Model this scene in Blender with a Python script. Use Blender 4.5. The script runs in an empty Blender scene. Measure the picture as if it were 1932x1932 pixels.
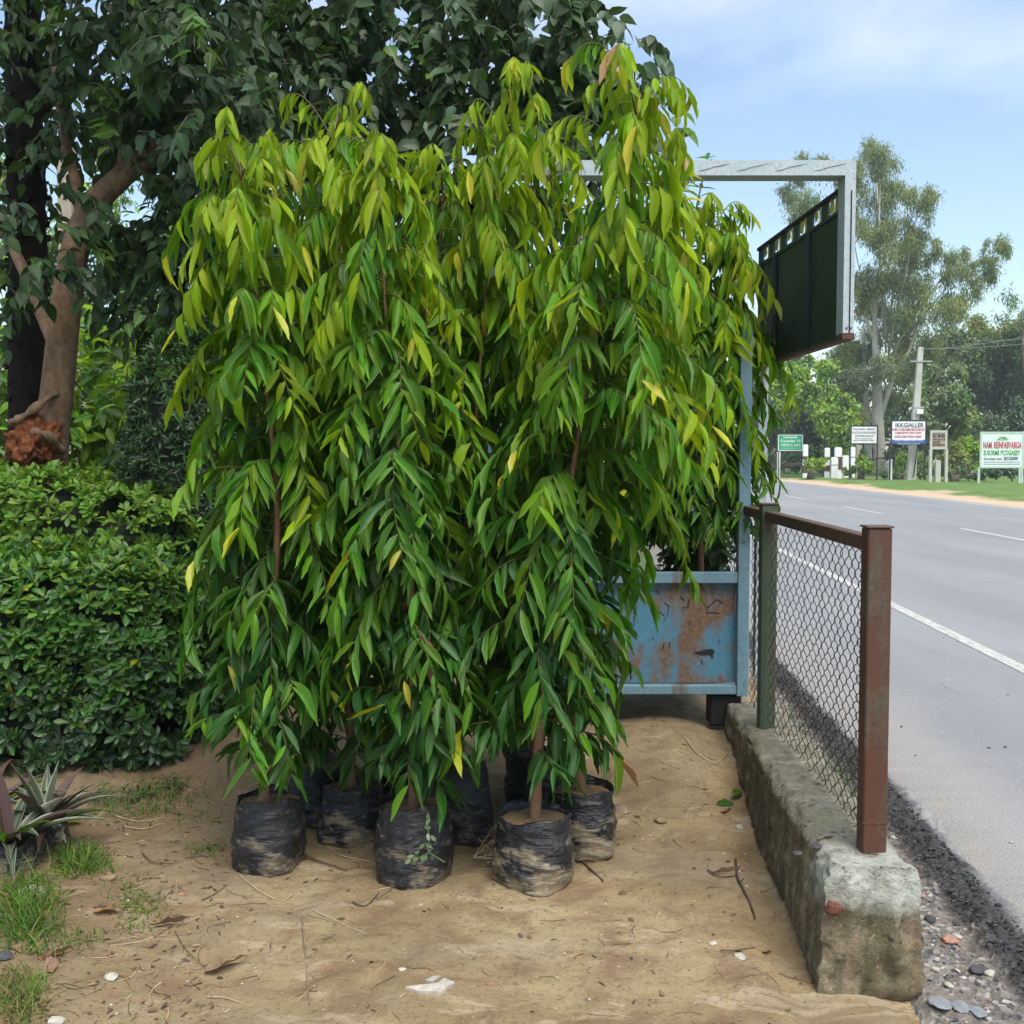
import bpy, bmesh, math, random
import numpy as np
from mathutils import Vector, Matrix
rnd = random.Random(7)
rng = np.random.default_rng(7)
sc = bpy.context.scene
PI = math.pi

# ------------------------------------------------------------------ camera
F = 1932.0                       # focal length in the measuring grid (1932 wide)
PITCH = math.atan(98 / 1932)
CAMH = 1.5
cam_d = bpy.data.cameras.new('camera')
cam_d.sensor_width = 36; cam_d.lens = 36.0
cam_d.clip_start = 0.05; cam_d.clip_end = 3000
cam = bpy.data.objects.new('camera', cam_d)
cam.location = (0, 0, CAMH)
cam.rotation_euler = (PI / 2 - PITCH, 0, 0)
sc.collection.objects.link(cam)
sc.camera = cam

# ------------------------------------------------------------------ world, sun, exposure
SUN_EL, SUN_AZ = math.radians(60), math.radians(158)   # azimuth clockwise from +Y (view axis)
w = bpy.data.worlds.new("World"); sc.world = w; w.use_nodes = True
nt = w.node_tree; nt.nodes.clear()
out = nt.nodes.new('ShaderNodeOutputWorld'); bg = nt.nodes.new('ShaderNodeBackground')
sky = nt.nodes.new('ShaderNodeTexSky'); sky.sky_type = 'NISHITA'; sky.sun_disc = False
sky.sun_elevation = SUN_EL; sky.sun_rotation = SUN_AZ; sky.altitude = 100
sky.air_density = 1.3; sky.dust_density = 0.3; sky.ozone_density = 2.0
tc = nt.nodes.new('ShaderNodeTexCoord'); mp = nt.nodes.new('ShaderNodeMapping')
mp.inputs['Scale'].default_value = (1.0, 1.0, 2.2); mp.inputs['Location'].default_value = (0.62, 0.2, 0.35)
n1 = nt.nodes.new('ShaderNodeTexNoise'); n1.inputs['Scale'].default_value = 2.6; n1.inputs['Detail'].default_value = 7
n1.inputs['Roughness'].default_value = 0.55
cr = nt.nodes.new('ShaderNodeValToRGB'); cr.color_ramp.elements[0].position = 0.44; cr.color_ramp.elements[1].position = 0.74
cr.color_ramp.elements[0].color = (0.06, 0.06, 0.06, 1); cr.color_ramp.elements[1].color = (0.75, 0.75, 0.75, 1)
mx = nt.nodes.new('ShaderNodeMix'); mx.data_type = 'RGBA'
mx.inputs[7].default_value = (5.2, 5.6, 6.3, 1)
nt.links.new(tc.outputs['Generated'], mp.inputs[0]); nt.links.new(mp.outputs[0], n1.inputs['Vector'])
nt.links.new(n1.outputs[0], cr.inputs[0]); nt.links.new(cr.outputs[0], mx.inputs[0])
nt.links.new(sky.outputs[0], mx.inputs[6]); nt.links.new(mx.outputs[2], bg.inputs[0])
bg.inputs[1].default_value = 0.1
nt.links.new(bg.outputs[0], out.inputs[0])
sl = bpy.data.lights.new('sun', 'SUN'); sl.energy = 2.6; sl.angle = math.radians(38); sl.color = (1, 0.95, 0.87)
so = bpy.data.objects.new('sun', sl); sc.collection.objects.link(so)
sd = Vector((math.sin(SUN_AZ) * math.cos(SUN_EL), math.cos(SUN_AZ) * math.cos(SUN_EL), math.sin(SUN_EL)))
so.rotation_euler = sd.to_track_quat('Z', 'Y').to_euler(); so.location = (0, 0, 30)
sc.view_settings.view_transform = 'Standard'; sc.view_settings.look = 'None'
sc.view_settings.exposure = 1.05; sc.view_settings.gamma = 1; sc.view_settings.use_curve_mapping = False
sc.cycles.max_bounces = 7; sc.cycles.diffuse_bounces = 4; sc.cycles.transmission_bounces = 4
sc.cycles.glossy_bounces = 3; sc.cycles.use_adaptive_sampling = True; sc.cycles.adaptive_threshold = 0.015

# ------------------------------------------------------------------ placing helpers
ca, sa = math.cos(PITCH), math.sin(PITCH)
def ray(px, py):
    X = (px - 966) / F; Z = -(py - 966) / F
    return Vector((X, ca + Z * sa, -sa + Z * ca))
def P(px, py, d):
    r = ray(px, py); return Vector((0, 0, CAMH)) + r * (d / r.y)
def G(px, py, z=0.0):
    r = ray(px, py); return Vector((0, 0, CAMH)) + r * ((z - CAMH) / r.z)
SL = 0.0823
def RX(u, y): return u + SL * y
RANG = math.atan(SL)

# value noise -----------------------------------------------------
_T = np.random.default_rng(3).random((256, 256))
def vn(x, y):
    x = np.asarray(x, float); y = np.asarray(y, float)
    xi = np.floor(x).astype(int); yi = np.floor(y).astype(int)
    fx = x - xi; fy = y - yi
    fx = fx * fx * (3 - 2 * fx); fy = fy * fy * (3 - 2 * fy)
    a = _T[xi & 255, yi & 255]; b = _T[(xi + 1) & 255, yi & 255]
    c = _T[xi & 255, (yi + 1) & 255]; d = _T[(xi + 1) & 255, (yi + 1) & 255]
    return (a * (1 - fx) + b * fx) * (1 - fy) + (c * (1 - fx) + d * fx) * fy - 0.5
def fbm(x, y, o=4, g=0.5):
    s = 0; a = 1
    for i in range(o):
        s = s + a * vn(x * 2 ** i + 17.3 * i, y * 2 ** i + 5.1 * i); a *= g
    return s
def sstep(a, b, x):
    t = np.clip((np.asarray(x, float) - a) / (b - a), 0, 1); return t * t * (3 - 2 * t)
def gz(x, y):
    x = np.asarray(x, float); y = np.asarray(y, float)
    z = 0.17 * sstep(3.9, 5.1, y) + 0.05 * fbm(x * 0.9, y * 0.9, 2) + 0.022 * fbm(x * 4, y * 4, 3)
    z = z + 0.010 * fbm(x * 15, y * 15, 4, 0.62) - 0.016 * np.clip(fbm(x * 6.3 + 31, y * 6.3, 2) - .12, 0, 1)
    u = x - SL * y
    z = z - 0.03 * sstep(0.45, 0.62, u) - .05 * sstep(.80 + .1 * vn(y * 9, x * 9), 1.0, u)
    return z

# ------------------------------------------------------------------ object helpers
COL = sc.collection
def link(o, parent=None):
    COL.objects.link(o)
    if parent is not None: o.parent = parent
    return o
def setp(o, label=None, cat=None, group=None, kind=None):
    if label: o['label'] = label
    if cat: o['category'] = cat
    if group: o['group'] = group
    if kind: o['kind'] = kind
    return o
def thing(name, label, cat, loc=(0, 0, 0), rz=0, group=None):
    o = bpy.data.objects.new(name, None); o.empty_display_size = 0.1
    o.location = loc; o.rotation_euler = (0, 0, rz)
    return setp(link(o), label, cat, group)
class MB:
    def __init__(s): s.v = []; s.f = []; s.m = []; s.uv = []
    def add(s, vs, fs, mi=0):
        n = len(s.v); s.v += [tuple(v) for v in vs]; s.f += [tuple(i + n for i in f) for f in fs]; s.m += [mi] * len(fs); return s
    def box(s, c, sz, R=None, mi=0):
        vs = []
        for z in (-.5, .5):
            for y in (-.5, .5):
                for x in (-.5, .5):
                    p = Vector((x * sz[0], y * sz[1], z * sz[2]))
                    if R is not None: p = R @ p
                    vs.append(p + Vector(c))
        return s.add(vs, [(0, 2, 3, 1), (4, 5, 7, 6), (0, 1, 5, 4), (2, 6, 7, 3), (0, 4, 6, 2), (1, 3, 7, 5)], mi)
    def tube(s, pts, rs, n=6, mi=0, cap=True):
        pts = [Vector(p) for p in pts]
        if not hasattr(rs, '__len__'): rs = [rs] * len(pts)
        rings = []; ref = None
        for i, p in enumerate(pts):
            t = (pts[min(i + 1, len(pts) - 1)] - pts[max(i - 1, 0)])
            if t.length < 1e-9: t = Vector((0, 0, 1))
            t.normalize()
            if ref is None: ref = Vector((1, 0, 0)) if abs(t.x) < .8 else Vector((0, 1, 0))
            a = ref - t * ref.dot(t); a.normalize(); b = t.cross(a); ref = a
            rings.append([p + (a * math.cos(2 * PI * k / n) + b * math.sin(2 * PI * k / n)) * rs[i] for k in range(n)])
        fs = []
        for i in range(len(pts) - 1):
            for k in range(n):
                k2 = (k + 1) % n
                fs.append((i * n + k, i * n + k2, (i + 1) * n + k2, (i + 1) * n + k))
        if cap:
            fs.append(tuple(range(n - 1, -1, -1))); fs.append(tuple((len(pts) - 1) * n + k for k in range(n)))
        return s.add([v for r in rings for v in r], fs, mi)
    def build(s, name, mats, parent=None, smooth=False, loc=None, bevel=0):
        me = bpy.data.meshes.new(name); me.from_pydata(s.v, [], s.f)
        if not isinstance(mats, (list, tuple)): mats = [mats]
        for m in mats: me.materials.append(m)
        if len(mats) > 1: me.polygons.foreach_set('material_index', s.m)
        if bevel:
            bm = bmesh.new(); bm.from_mesh(me)
            bmesh.ops.bevel(bm, geom=bm.edges[:], offset=bevel, segments=1, affect='EDGES'); bm.to_mesh(me); bm.free()
        if smooth: me.polygons.foreach_set('use_smooth', [True] * len(me.polygons))
        me.update(); o = bpy.data.objects.new(name, me)
        if loc is not None: o.location = loc
        return link(o, parent)
def grid(name, X, Y, Z, mat, parent=None, smooth=True):
    ny, nx = X.shape
    me = bpy.data.meshes.new(name)
    co = np.stack([X, Y, Z], -1).reshape(-1, 3)
    idx = np.arange(ny * nx).reshape(ny, nx)
    q = np.stack([idx[:-1, :-1], idx[:-1, 1:], idx[1:, 1:], idx[1:, :-1]], -1).reshape(-1, 4)
    fill(me, co, q)
    if smooth: me.polygons.foreach_set('use_smooth', np.ones(len(q), bool))
    me.materials.append(mat); o = bpy.data.objects.new(name, me); return link(o, parent)
def fill(me, co, q):
    me.vertices.add(len(co)); me.vertices.foreach_set('co', np.asarray(co, np.float32).ravel())
    me.loops.add(q.size); me.loops.foreach_set('vertex_index', q.astype(np.int32).ravel())
    me.polygons.add(len(q)); me.polygons.foreach_set('loop_start', np.arange(len(q), dtype=np.int32) * q.shape[1])
    me.update(calc_edges=True)

# ------------------------------------------------------------------ materials
def newmat(name):
    m = bpy.data.materials.new(name); m.use_nodes = True; m.node_tree.nodes.clear(); return m
class NB:
    def __init__(s, m): s.t = m.node_tree; s.N = s.t.nodes; s.L = s.t.links
    def n(s, k, **kw):
        x = s.N.new('ShaderNode' + k)
        for a, b in kw.items(): setattr(x, a, b)
        return x
    def l(s, a, b): s.L.new(a, b)
    def val(s, inp, v):
        if hasattr(v, 'links') or hasattr(v, 'is_linked') and not isinstance(v, (int, float, tuple)): s.l(v, inp)
        else:
            if isinstance(v, tuple) and len(v) == 3 and inp.type == 'RGBA': v = v + (1,)
            inp.default_value = v
    def coord(s, scale=(1, 1, 1), kind='Object', rot=(0, 0, 0)):
        c = s.n('TexCoord'); mpp = s.n('Mapping'); mpp.inputs['Scale'].default_value = scale; mpp.inputs['Rotation'].default_value = rot
        s.l(c.outputs[kind], mpp.inputs[0]); return mpp.outputs[0]
    def noise(s, vec, sc_, det=4, rough=.5, dist=0):
        x = s.n('TexNoise'); s.l(vec, x.inputs['Vector']); x.inputs['Scale'].default_value = sc_
        x.inputs['Detail'].default_value = det; x.inputs['Roughness'].default_value = rough; x.inputs['Distortion'].default_value = dist
        return x.outputs[0]
    def ramp(s, fac, stops, interp='LINEAR'):
        r = s.n('ValToRGB'); r.color_ramp.interpolation = interp; s.l(fac, r.inputs[0]); e = r.color_ramp.elements
        while len(e) < len(stops): e.new(0.5)
        for i, (p, c) in enumerate(stops):
            e[i].position = p
            e[i].color = (c, c, c, 1) if isinstance(c, (int, float)) else tuple(c) + (1,)
        return r.outputs[0]
    def mix(s, fac, a, b, mode='MIX'):
        x = s.n('Mix'); x.data_type = 'RGBA'; x.blend_type = mode
        s.val(x.inputs[0], fac); s.val(x.inputs[6], a); s.val(x.inputs[7], b); return x.outputs[2]
    def math(s, op, a, b=0.0):
        x = s.n('Math'); x.operation = op; s.val(x.inputs[0], a); s.val(x.inputs[1], b); return x.outputs[0]
    def bump(s, h, strength=.5, dist=.01):
        x = s.n('Bump'); s.l(h, x.inputs['Height']); x.inputs['Strength'].default_value = strength; x.inputs['Distance'].default_value = dist; return x.outputs[0]
    def bsdf(s, col, rough=.6, metal=0, normal=None, spec=.5):
        b = s.n('BsdfPrincipled'); s.val(b.inputs['Base Color'], col); s.val(b.inputs['Roughness'], rough)
        b.inputs['Metallic'].default_value = metal; b.inputs['Specular IOR Level'].default_value = spec
        if normal is not None: s.l(normal, b.inputs['Normal'])
        return b.outputs[0]
    def out(s, sh):
        o = s.n('OutputMaterial'); s.l(sh, o.inputs[0])

def flat(name, col, rough=.6, metal=0, var=.15, scale=6, bump=0.0):
    m = newmat(name); b = NB(m); c = b.coord()
    no = b.noise(c, scale, 5, .6)
    v = b.ramp(no, [(.3, 1 - var), (.7, 1 + var * .3)])
    colr = b.mix(1.0, col, v, 'MULTIPLY')
    nm = b.bump(b.noise(c, scale * 8, 4), bump, .01) if bump else None
    b.out(b.bsdf(colr, rough, metal, nm)); return m

def leafmat(name, base, back=None, transl=.3, rough=.38, vein=(.5, .62, .2), vmix=.35, varh=.02, varv=.45, patch=None, spec=.4):
    m = newmat(name); b = NB(m)
    geo = b.n('NewGeometry'); oi = b.n('ObjectInfo'); uv = b.n('TexCoord')
    r1 = b.math('FRACT', b.math('ADD', geo.outputs['Random Per Island'], oi.outputs['Random']))
    hs = b.n('HueSaturation'); hs.inputs['Color'].default_value = base + (1,)
    hv = b.math('ADD', b.math('MULTIPLY', r1, varh * 2), .5 - varh); b.l(hv, hs.inputs['Hue'])
    r2 = b.math('FRACT', b.math('MULTIPLY', r1, 7.77))
    b.l(b.math('ADD', b.math('MULTIPLY', r2, varv * 1.6), 1 - varv * .7), hs.inputs['Value'])
    sep = b.n('SeparateXYZ'); b.l(uv.outputs['UV'], sep.inputs[0])
    ax = b.math('ABSOLUTE', b.math('SUBTRACT', sep.outputs[0], .5))
    mid = b.ramp(ax, [(.0, 1), (.035, .8), (.06, 0)])
    # side veins: stripes slanting away from the midrib
    sv = b.math('SINE', b.math('MULTIPLY', b.math('SUBTRACT', sep.outputs[1], b.math('MULTIPLY', ax, .35)), 95))
    svr = b.ramp(sv, [(.0, 0), (.75, 0), (1, .35)])
    fac = b.math('MULTIPLY', b.math('MAXIMUM', mid, svr), vmix)
    col = b.mix(fac, hs.outputs[0], vein)
    if patch:
        no = b.noise(uv.outputs['Object'], patch[1], 3)
        col = b.mix(b.ramp(no, [(patch[2], 0), (patch[2] + .12, 1)]), col, patch[0])
    h = b.math('ADD', b.math('MULTIPLY', mid, -1.0), b.math('MULTIPLY', svr, -.4))
    nm = b.bump(h, .35, .002)
    pr = b.bsdf(col, rough, 0, nm, spec)
    tr = b.n('BsdfTranslucent')
    tcol = b.mix(1.0, col, back or (1.0, 1.0, .45), 'MULTIPLY')
    tg = b.n('Gamma'); b.l(tcol, tg.inputs[0]); tg.inputs[1].default_value = .8
    b.l(tg.outputs[0], tr.inputs[0]); b.l(nm, tr.inputs['Normal'])
    ms = b.n('MixShader'); ms.inputs[0].default_value = transl
    b.l(pr, ms.inputs[1]); b.l(tr.outputs[0], ms.inputs[2]); b.out(ms.outputs[0]); return m

M = {}
M['lf_young'] = leafmat('leaf young yellow green', (.225, .335, .004), transl=.48, rough=.45, vmix=.25, spec=.22)
M['lf_light'] = leafmat('leaf light green', (.098, .225, .004), transl=.40, rough=.44, spec=.22, vmix=.25)
M['lf_mid'] = leafmat('leaf mid green', (.050, .148, .006), transl=.34, rough=.42, spec=.24, vmix=.25)
M['lf_dark'] = leafmat('leaf dark green', (.024, .085, .009), transl=.28, rough=.40, vein=(.16, .34, .05), spec=.28, vmix=.25)
M['lf_yellow'] = leafmat('leaf turning yellow', (.40, .38, .012), transl=.4, patch=((.26, .11, .02), 30, .60))
M['lf_brown'] = leafmat('leaf pinkish brown', (.30, .16, .07), transl=.3, vein=(.4, .25, .15))
M['can_dark'] = leafmat('canopy leaf dark', (.026, .060, .014), transl=.25, rough=.5, vein=(.12, .2, .10), vmix=.3, spec=.25)
M['can_grey'] = leafmat('canopy leaf blue green', (.052, .092, .042), transl=.22, rough=.45, vein=(.15, .24, .15), vmix=.3, spec=.3)
M['can_bright'] = leafmat('canopy leaf bright green', (.060, .150, .018), transl=.42, rough=.42)  # brighter, more translucent leaf tone, mixed in at random
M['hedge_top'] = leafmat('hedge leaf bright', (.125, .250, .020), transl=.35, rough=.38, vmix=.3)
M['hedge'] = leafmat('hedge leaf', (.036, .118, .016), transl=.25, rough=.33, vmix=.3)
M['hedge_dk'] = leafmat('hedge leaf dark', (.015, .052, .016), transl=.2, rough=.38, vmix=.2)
M['bush_yg'] = leafmat('bush leaf yellow green', (.220, .380, .012), transl=.5, rough=.42)
M['grass'] = leafmat('grass blade', (.075, .165, .022), transl=.3, rough=.5, vmix=.1)
M['grass_dry'] = leafmat('grass blade dry', (.22, .19, .07), transl=.3, rough=.6, vmix=.1)
M['far_euc'] = leafmat('far leaf grey green', (.170, .225, .100), transl=.35, rough=.5, vmix=0, varv=.6)
M['far_olive'] = leafmat('far leaf olive', (.225, .260, .060), transl=.35, rough=.5, vmix=0, varv=.5)
M['far_yg'] = leafmat('far leaf bright', (.250, .400, .030), transl=.35, rough=.5, vmix=0, varv=.5)
M['far_green'] = leafmat('far leaf green', (.115, .210, .052), transl=.3, rough=.5, vmix=0, varv=.6)
M['far_dark'] = leafmat('far leaf dark', (.085, .140, .066), transl=.25, rough=.5, vmix=0, varv=.6)
M['shell'] = flat('dark inner core', (.018, .024, .012), .9)  # near-black fill standing for the shade inside hedges and shrubs

def barkmat(name, c1, c2, sx=6, sz=1.2, bs=.6, fine=1.0):
    m = newmat(name); b = NB(m); c = b.coord((sx, sx, sz))
    n = b.noise(c, 3, 8, .65, .4); n2 = b.noise(b.coord(), 22 * fine, 6, .7)
    f = b.mix(.5, n, n2); col = b.ramp(f, [(.3, c1), (.62, c2)])
    b.out(b.bsdf(col, .9, 0, b.bump(f, bs, .02), .12)); return m
M['stem'] = barkmat('sapling stem bark', (.15, .075, .045), (.34, .19, .115), 10, 1.5, .25)
M['twig'] = flat('green brown twig', (.11, .09, .03), .6)
M['bark_brown'] = barkmat('smooth brown bark', (.075, .040, .025), (.33, .215, .135), 4, .8, 1.0)
M['bark_black'] = barkmat('black rough bark', (.006, .005, .005), (.018, .015, .013), 3, 5, 1.0)
M['bark_red'] = barkmat('torn red wood', (.05, .015, .008), (.36, .13, .055), 5, 5, 1.0)
M['bark_pale'] = barkmat('pale eucalyptus bark', (.26, .23, .19), (.62, .58, .50), .5, .12, .3, .05)
M['bark_far'] = barkmat('far dark bark', (.06, .05, .04), (.16, .13, .10), .5, .2, .3, .05)

def mk_soil():
    m = newmat('bare tan soil'); b = NB(m); c = b.coord()
    big = b.noise(c, .9, 5, .55, .6); med = b.noise(c, 5, 6, .62, .4); fine = b.noise(c, 55, 6, .7)
    speck = b.noise(c, 130, 3, .6)
    col = b.ramp(big, [(.28, (.150, .102, .048)), (.45, (.270, .200, .104)), (.62, (.370, .287, .160)), (.8, (.300, .224, .120))])
    col = b.mix(b.ramp(med, [(.33, .75), (.55, 0)]), col, (.165, .098, .052))
    col = b.mix(b.ramp(b.noise(b.coord((1, 2.2, 1)), 2.3, 7, .6, 1.2), [(.56, 0), (.62, .55), (.70, .1)]), col, (.47, .37, .25))
    col = b.mix(b.ramp(fine, [(.28, .9), (.47, 0)]), col, (.13, .08, .045))
    col = b.mix(b.ramp(b.noise(c, 24, 5, .75), [(.60, 0), (.66, .5)]), col, (.15, .095, .052))
    col = b.mix(b.ramp(speck, [(.70, 0), (.76, .7)]), col, (.50, .42, .32))
    col = b.mix(b.ramp(b.noise(b.coord((1, 1.4, 1)), 1.1, 4, .5), [(.52, 0), (.66, .55)]), col, (.235, .195, .135))
    sep = b.n('SeparateXYZ'); b.l(b.coord(), sep.inputs[0])
    # soil tone darker towards the left, broken up by noise, x < -1
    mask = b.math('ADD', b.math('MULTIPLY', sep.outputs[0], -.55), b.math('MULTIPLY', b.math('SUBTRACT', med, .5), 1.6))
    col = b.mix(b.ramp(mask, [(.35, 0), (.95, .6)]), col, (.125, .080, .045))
    col = b.mix(b.ramp(b.noise(c, 240, 3, .6), [(.30, .45), (.46, 0)]), col, (.12, .08, .045))
    h = b.mix(.30, med, b.mix(.5, fine, b.mix(.5, speck, b.noise(c, 240, 3, .6))))
    b.out(b.bsdf(col, b.ramp(big, [(.3, .62), (.6, .92)]), 0, b.bump(h, 1.0, .035), .25)); return m
M['soil'] = mk_soil()
def mk_asphalt():
    m = newmat('worn grey asphalt'); b = NB(m); c = b.coord()
    f = b.noise(c, 95, 4, .7); big = b.noise(b.coord((.5, .12, 1), rot=(0, 0, RANG)), 1.2, 5, .6)
    ag = b.n('TexVoronoi'); ag.inputs['Scale'].default_value = 85; b.l(c, ag.inputs['Vector'])
    col = b.ramp(big, [(.3, (.215, .213, .210)), (.7, (.285, .281, .274))])
    col = b.mix(b.ramp(f, [(.35, .6), (.5, 0)]), col, (.15, .15, .155))
    col = b.mix(b.ramp(ag.outputs[0], [(.0, .55), (.28, 0)]), col, (.52, .51, .49))
    sp = b.n('SeparateXYZ'); b.l(c, sp.inputs[0]); u = b.math('SUBTRACT', sp.outputs[0], b.math('MULTIPLY', sp.outputs[1], SL))
    trk = b.ramp(b.math('SINE', b.math('ADD', b.math('MULTIPLY', u, 3.3), b.math('MULTIPLY', big, 1.5))), [(.0, 0), (.6, 0), (1, .28)])
    col = b.mix(trk, col, (.20, .20, .205))
    st_ = b.noise(b.coord((1, .5, 1)), 1.7, 6, .7, .8); col = b.mix(b.ramp(st_, [(.60, 0), (.68, .35)]), col, (.19, .187, .18))
    sandm = b.n('MapRange'); b.l(b.math('ADD', u, b.math('MULTIPLY', b.math('SUBTRACT', b.noise(c, 3, 5, .7), .5), 1.6)), sandm.inputs[0]); sandm.inputs[1].default_value = 2.1; sandm.inputs[2].default_value = 1.35
    col = b.mix(b.math('MULTIPLY', sandm.outputs[0], .5), col, (.36, .32, .27))
    b.out(b.bsdf(col, .68, 0, b.bump(b.mix(.5, f, ag.outputs[0]), .6, .008), .4)); return m
M['asphalt'] = mk_asphalt()
def mk_paint():
    m = newmat('worn road paint'); b = NB(m); c = b.coord()
    n = b.noise(c, 14, 8, .75); col = b.ramp(n, [(.40, (.30, .29, .28)), (.54, (.52, .50, .45)), (.75, (.66, .64, .58))])
    b.out(b.bsdf(col, .6, 0, b.bump(b.noise(c, 90, 4), .4, .005))); return m
M['paint'] = mk_paint()
def mk_shoulder():
    m = newmat('gravel and broken asphalt edge'); b = NB(m); c = b.coord()
    sep = b.n('SeparateXYZ'); b.l(c, sep.inputs[0])
    u = b.math('SUBTRACT', sep.outputs[0], b.math('MULTIPLY', sep.outputs[1], SL))
    n = b.noise(c, 6, 5, .6); f = b.noise(c, 60, 5, .7)
    vo = b.n('TexVoronoi'); vo.inputs['Scale'].default_value = 60; b.l(c, vo.inputs['Vector'])
    vc = b.n('SeparateColor'); b.l(vo.outputs['Color'], vc.inputs[0])
    gravel = b.ramp(vc.outputs[0], [(0, (.06, .057, .054)), (.5, (.15, .135, .12)), (.85, (.22, .20, .175)), (1, (.42, .39, .35))])
    gravel = b.mix(b.ramp(n, [(.4, 0), (.62, .7)]), gravel, (.20, .165, .125))
    dark = b.ramp(f, [(.3, (.014, .013, .013)), (.6, (.050, .046, .044)), (.8, (.11, .10, .095))])
    uu = b.math('ADD', u, b.math('MULTIPLY', b.math('SUBTRACT', n, .5), .18))
    col = b.mix(b.ramp(uu, [(.0, 0), (1, 1)]), gravel, dark)
    mr = b.n('MapRange'); b.l(uu, mr.inputs[0]); mr.inputs[1].default_value = 1.19; mr.inputs[2].default_value = 1.26
    mr2 = b.n('MapRange'); b.l(uu, mr2.inputs[0]); mr2.inputs[1].default_value = 1.35; mr2.inputs[2].default_value = 1.42
    col = b.mix(mr.outputs[0], gravel, dark)
    col = b.mix(mr2.outputs[0], col, (.26, .255, .248))
    b.out(b.bsdf(col, .85, 0, b.bump(b.mix(.5, f, vo.outputs[0]), .9, .012))); return m
M['shoulder'] = mk_shoulder()
def mk_verge():
    m = newmat('sandy shoulder turning to grass'); b = NB(m); c = b.coord()
    sep = b.n('SeparateXYZ'); b.l(c, sep.inputs[0])
    u = b.math('SUBTRACT', sep.outputs[0], b.math('MULTIPLY', sep.outputs[1], SL))
    n = b.noise(b.coord((.35, .12, 1)), 1.0, 6, .65); f = b.noise(c, 3.5, 6, .7)
    sand = b.ramp(f, [(.3, (.42, .29, .17)), (.7, (.60, .46, .30))])
    grass = b.ramp(b.noise(c, 1.2, 6, .7), [(.3, (.060, .115, .018)), (.55, (.110, .190, .028)), (.8, (.19, .24, .06))])
    uu = b.math('ADD', u, b.math('MULTIPLY', b.math('SUBTRACT', n, .5), 7.0))
    mr = b.n('MapRange'); b.l(uu, mr.inputs[0]); mr.inputs[1].default_value = 15.2; mr.inputs[2].default_value = 16.2
    b.out(b.bsdf(b.mix(mr.outputs[0], sand, grass), .95, 0, b.bump(f, .6, .1))); return m
M['verge'] = mk_verge()
M['field'] = flat('rough grass field', (.07, .11, .03), .95, 0, .4, .8)

def mk_concrete():
    m = newmat('mossy weathered concrete'); b = NB(m); c = b.coord()
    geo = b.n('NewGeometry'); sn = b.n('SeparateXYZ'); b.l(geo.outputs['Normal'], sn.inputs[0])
    sp = b.n('SeparateXYZ'); b.l(c, sp.inputs[0])
    big = b.noise(b.coord((1, 1, .45)), 5, 6, .62, .5); fine = b.noise(c, 38, 7, .7); med = b.noise(c, 14, 5, .6)
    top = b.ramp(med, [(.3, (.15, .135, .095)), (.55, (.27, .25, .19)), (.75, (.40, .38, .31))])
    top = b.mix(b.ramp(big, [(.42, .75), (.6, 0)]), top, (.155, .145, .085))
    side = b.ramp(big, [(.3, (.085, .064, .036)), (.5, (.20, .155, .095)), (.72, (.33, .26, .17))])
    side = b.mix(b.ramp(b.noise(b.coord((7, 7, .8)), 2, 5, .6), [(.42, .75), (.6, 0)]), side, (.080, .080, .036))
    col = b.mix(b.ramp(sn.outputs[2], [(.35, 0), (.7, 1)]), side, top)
    # pale fresh mortar round the near post footing
    near = b.n('MapRange'); b.l(b.math('ADD', sp.outputs[1], b.math('MULTIPLY', b.math('SUBTRACT', med, .5), .35)), near.inputs[0])
    near.inputs[1].default_value = 3.12; near.inputs[2].default_value = 3.02
    hi = b.n('MapRange'); b.l(b.math('ADD', sp.outputs[2], b.math('MULTIPLY', b.math('SUBTRACT', big, .5), .22)), hi.inputs[0])
    hi.inputs[1].default_value = .20; hi.inputs[2].default_value = .27
    mort = b.ramp(med, [(.34, (.20, .195, .15)), (.46, (.36, .36, .30)), (.66, (.50, .51, .45))])
    col = b.mix(b.math('MULTIPLY', near.outputs[0], hi.outputs[0]), col, mort)
    col = b.mix(b.ramp(fine, [(.3, .8), (.45, 0)]), col, (.06, .055, .035))
    col = b.mix(b.ramp(b.noise(c, 75, 4, .8), [(.60, 0), (.68, .6)]), col, (.50, .48, .42))
    pt = b.n('TexVoronoi'); pt.inputs['Scale'].default_value = 26; b.l(b.mix(.12, c, b.n('TexNoise').outputs[1]), pt.inputs['Vector'])
    pm = b.ramp(b.math('ADD', pt.outputs[0], b.math('MULTIPLY', b.math('SUBTRACT', med, .5), 1.4)), [(.06, 1), (.12, 0)])
    col = b.mix(b.math('MULTIPLY', pm, .8), col, (.045, .04, .028))
    b.out(b.bsdf(col, .9, 0, b.bump(b.mix(.5, med, fine), 1.0, .03), .3)); return m
M['concrete'] = mk_concrete()
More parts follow.
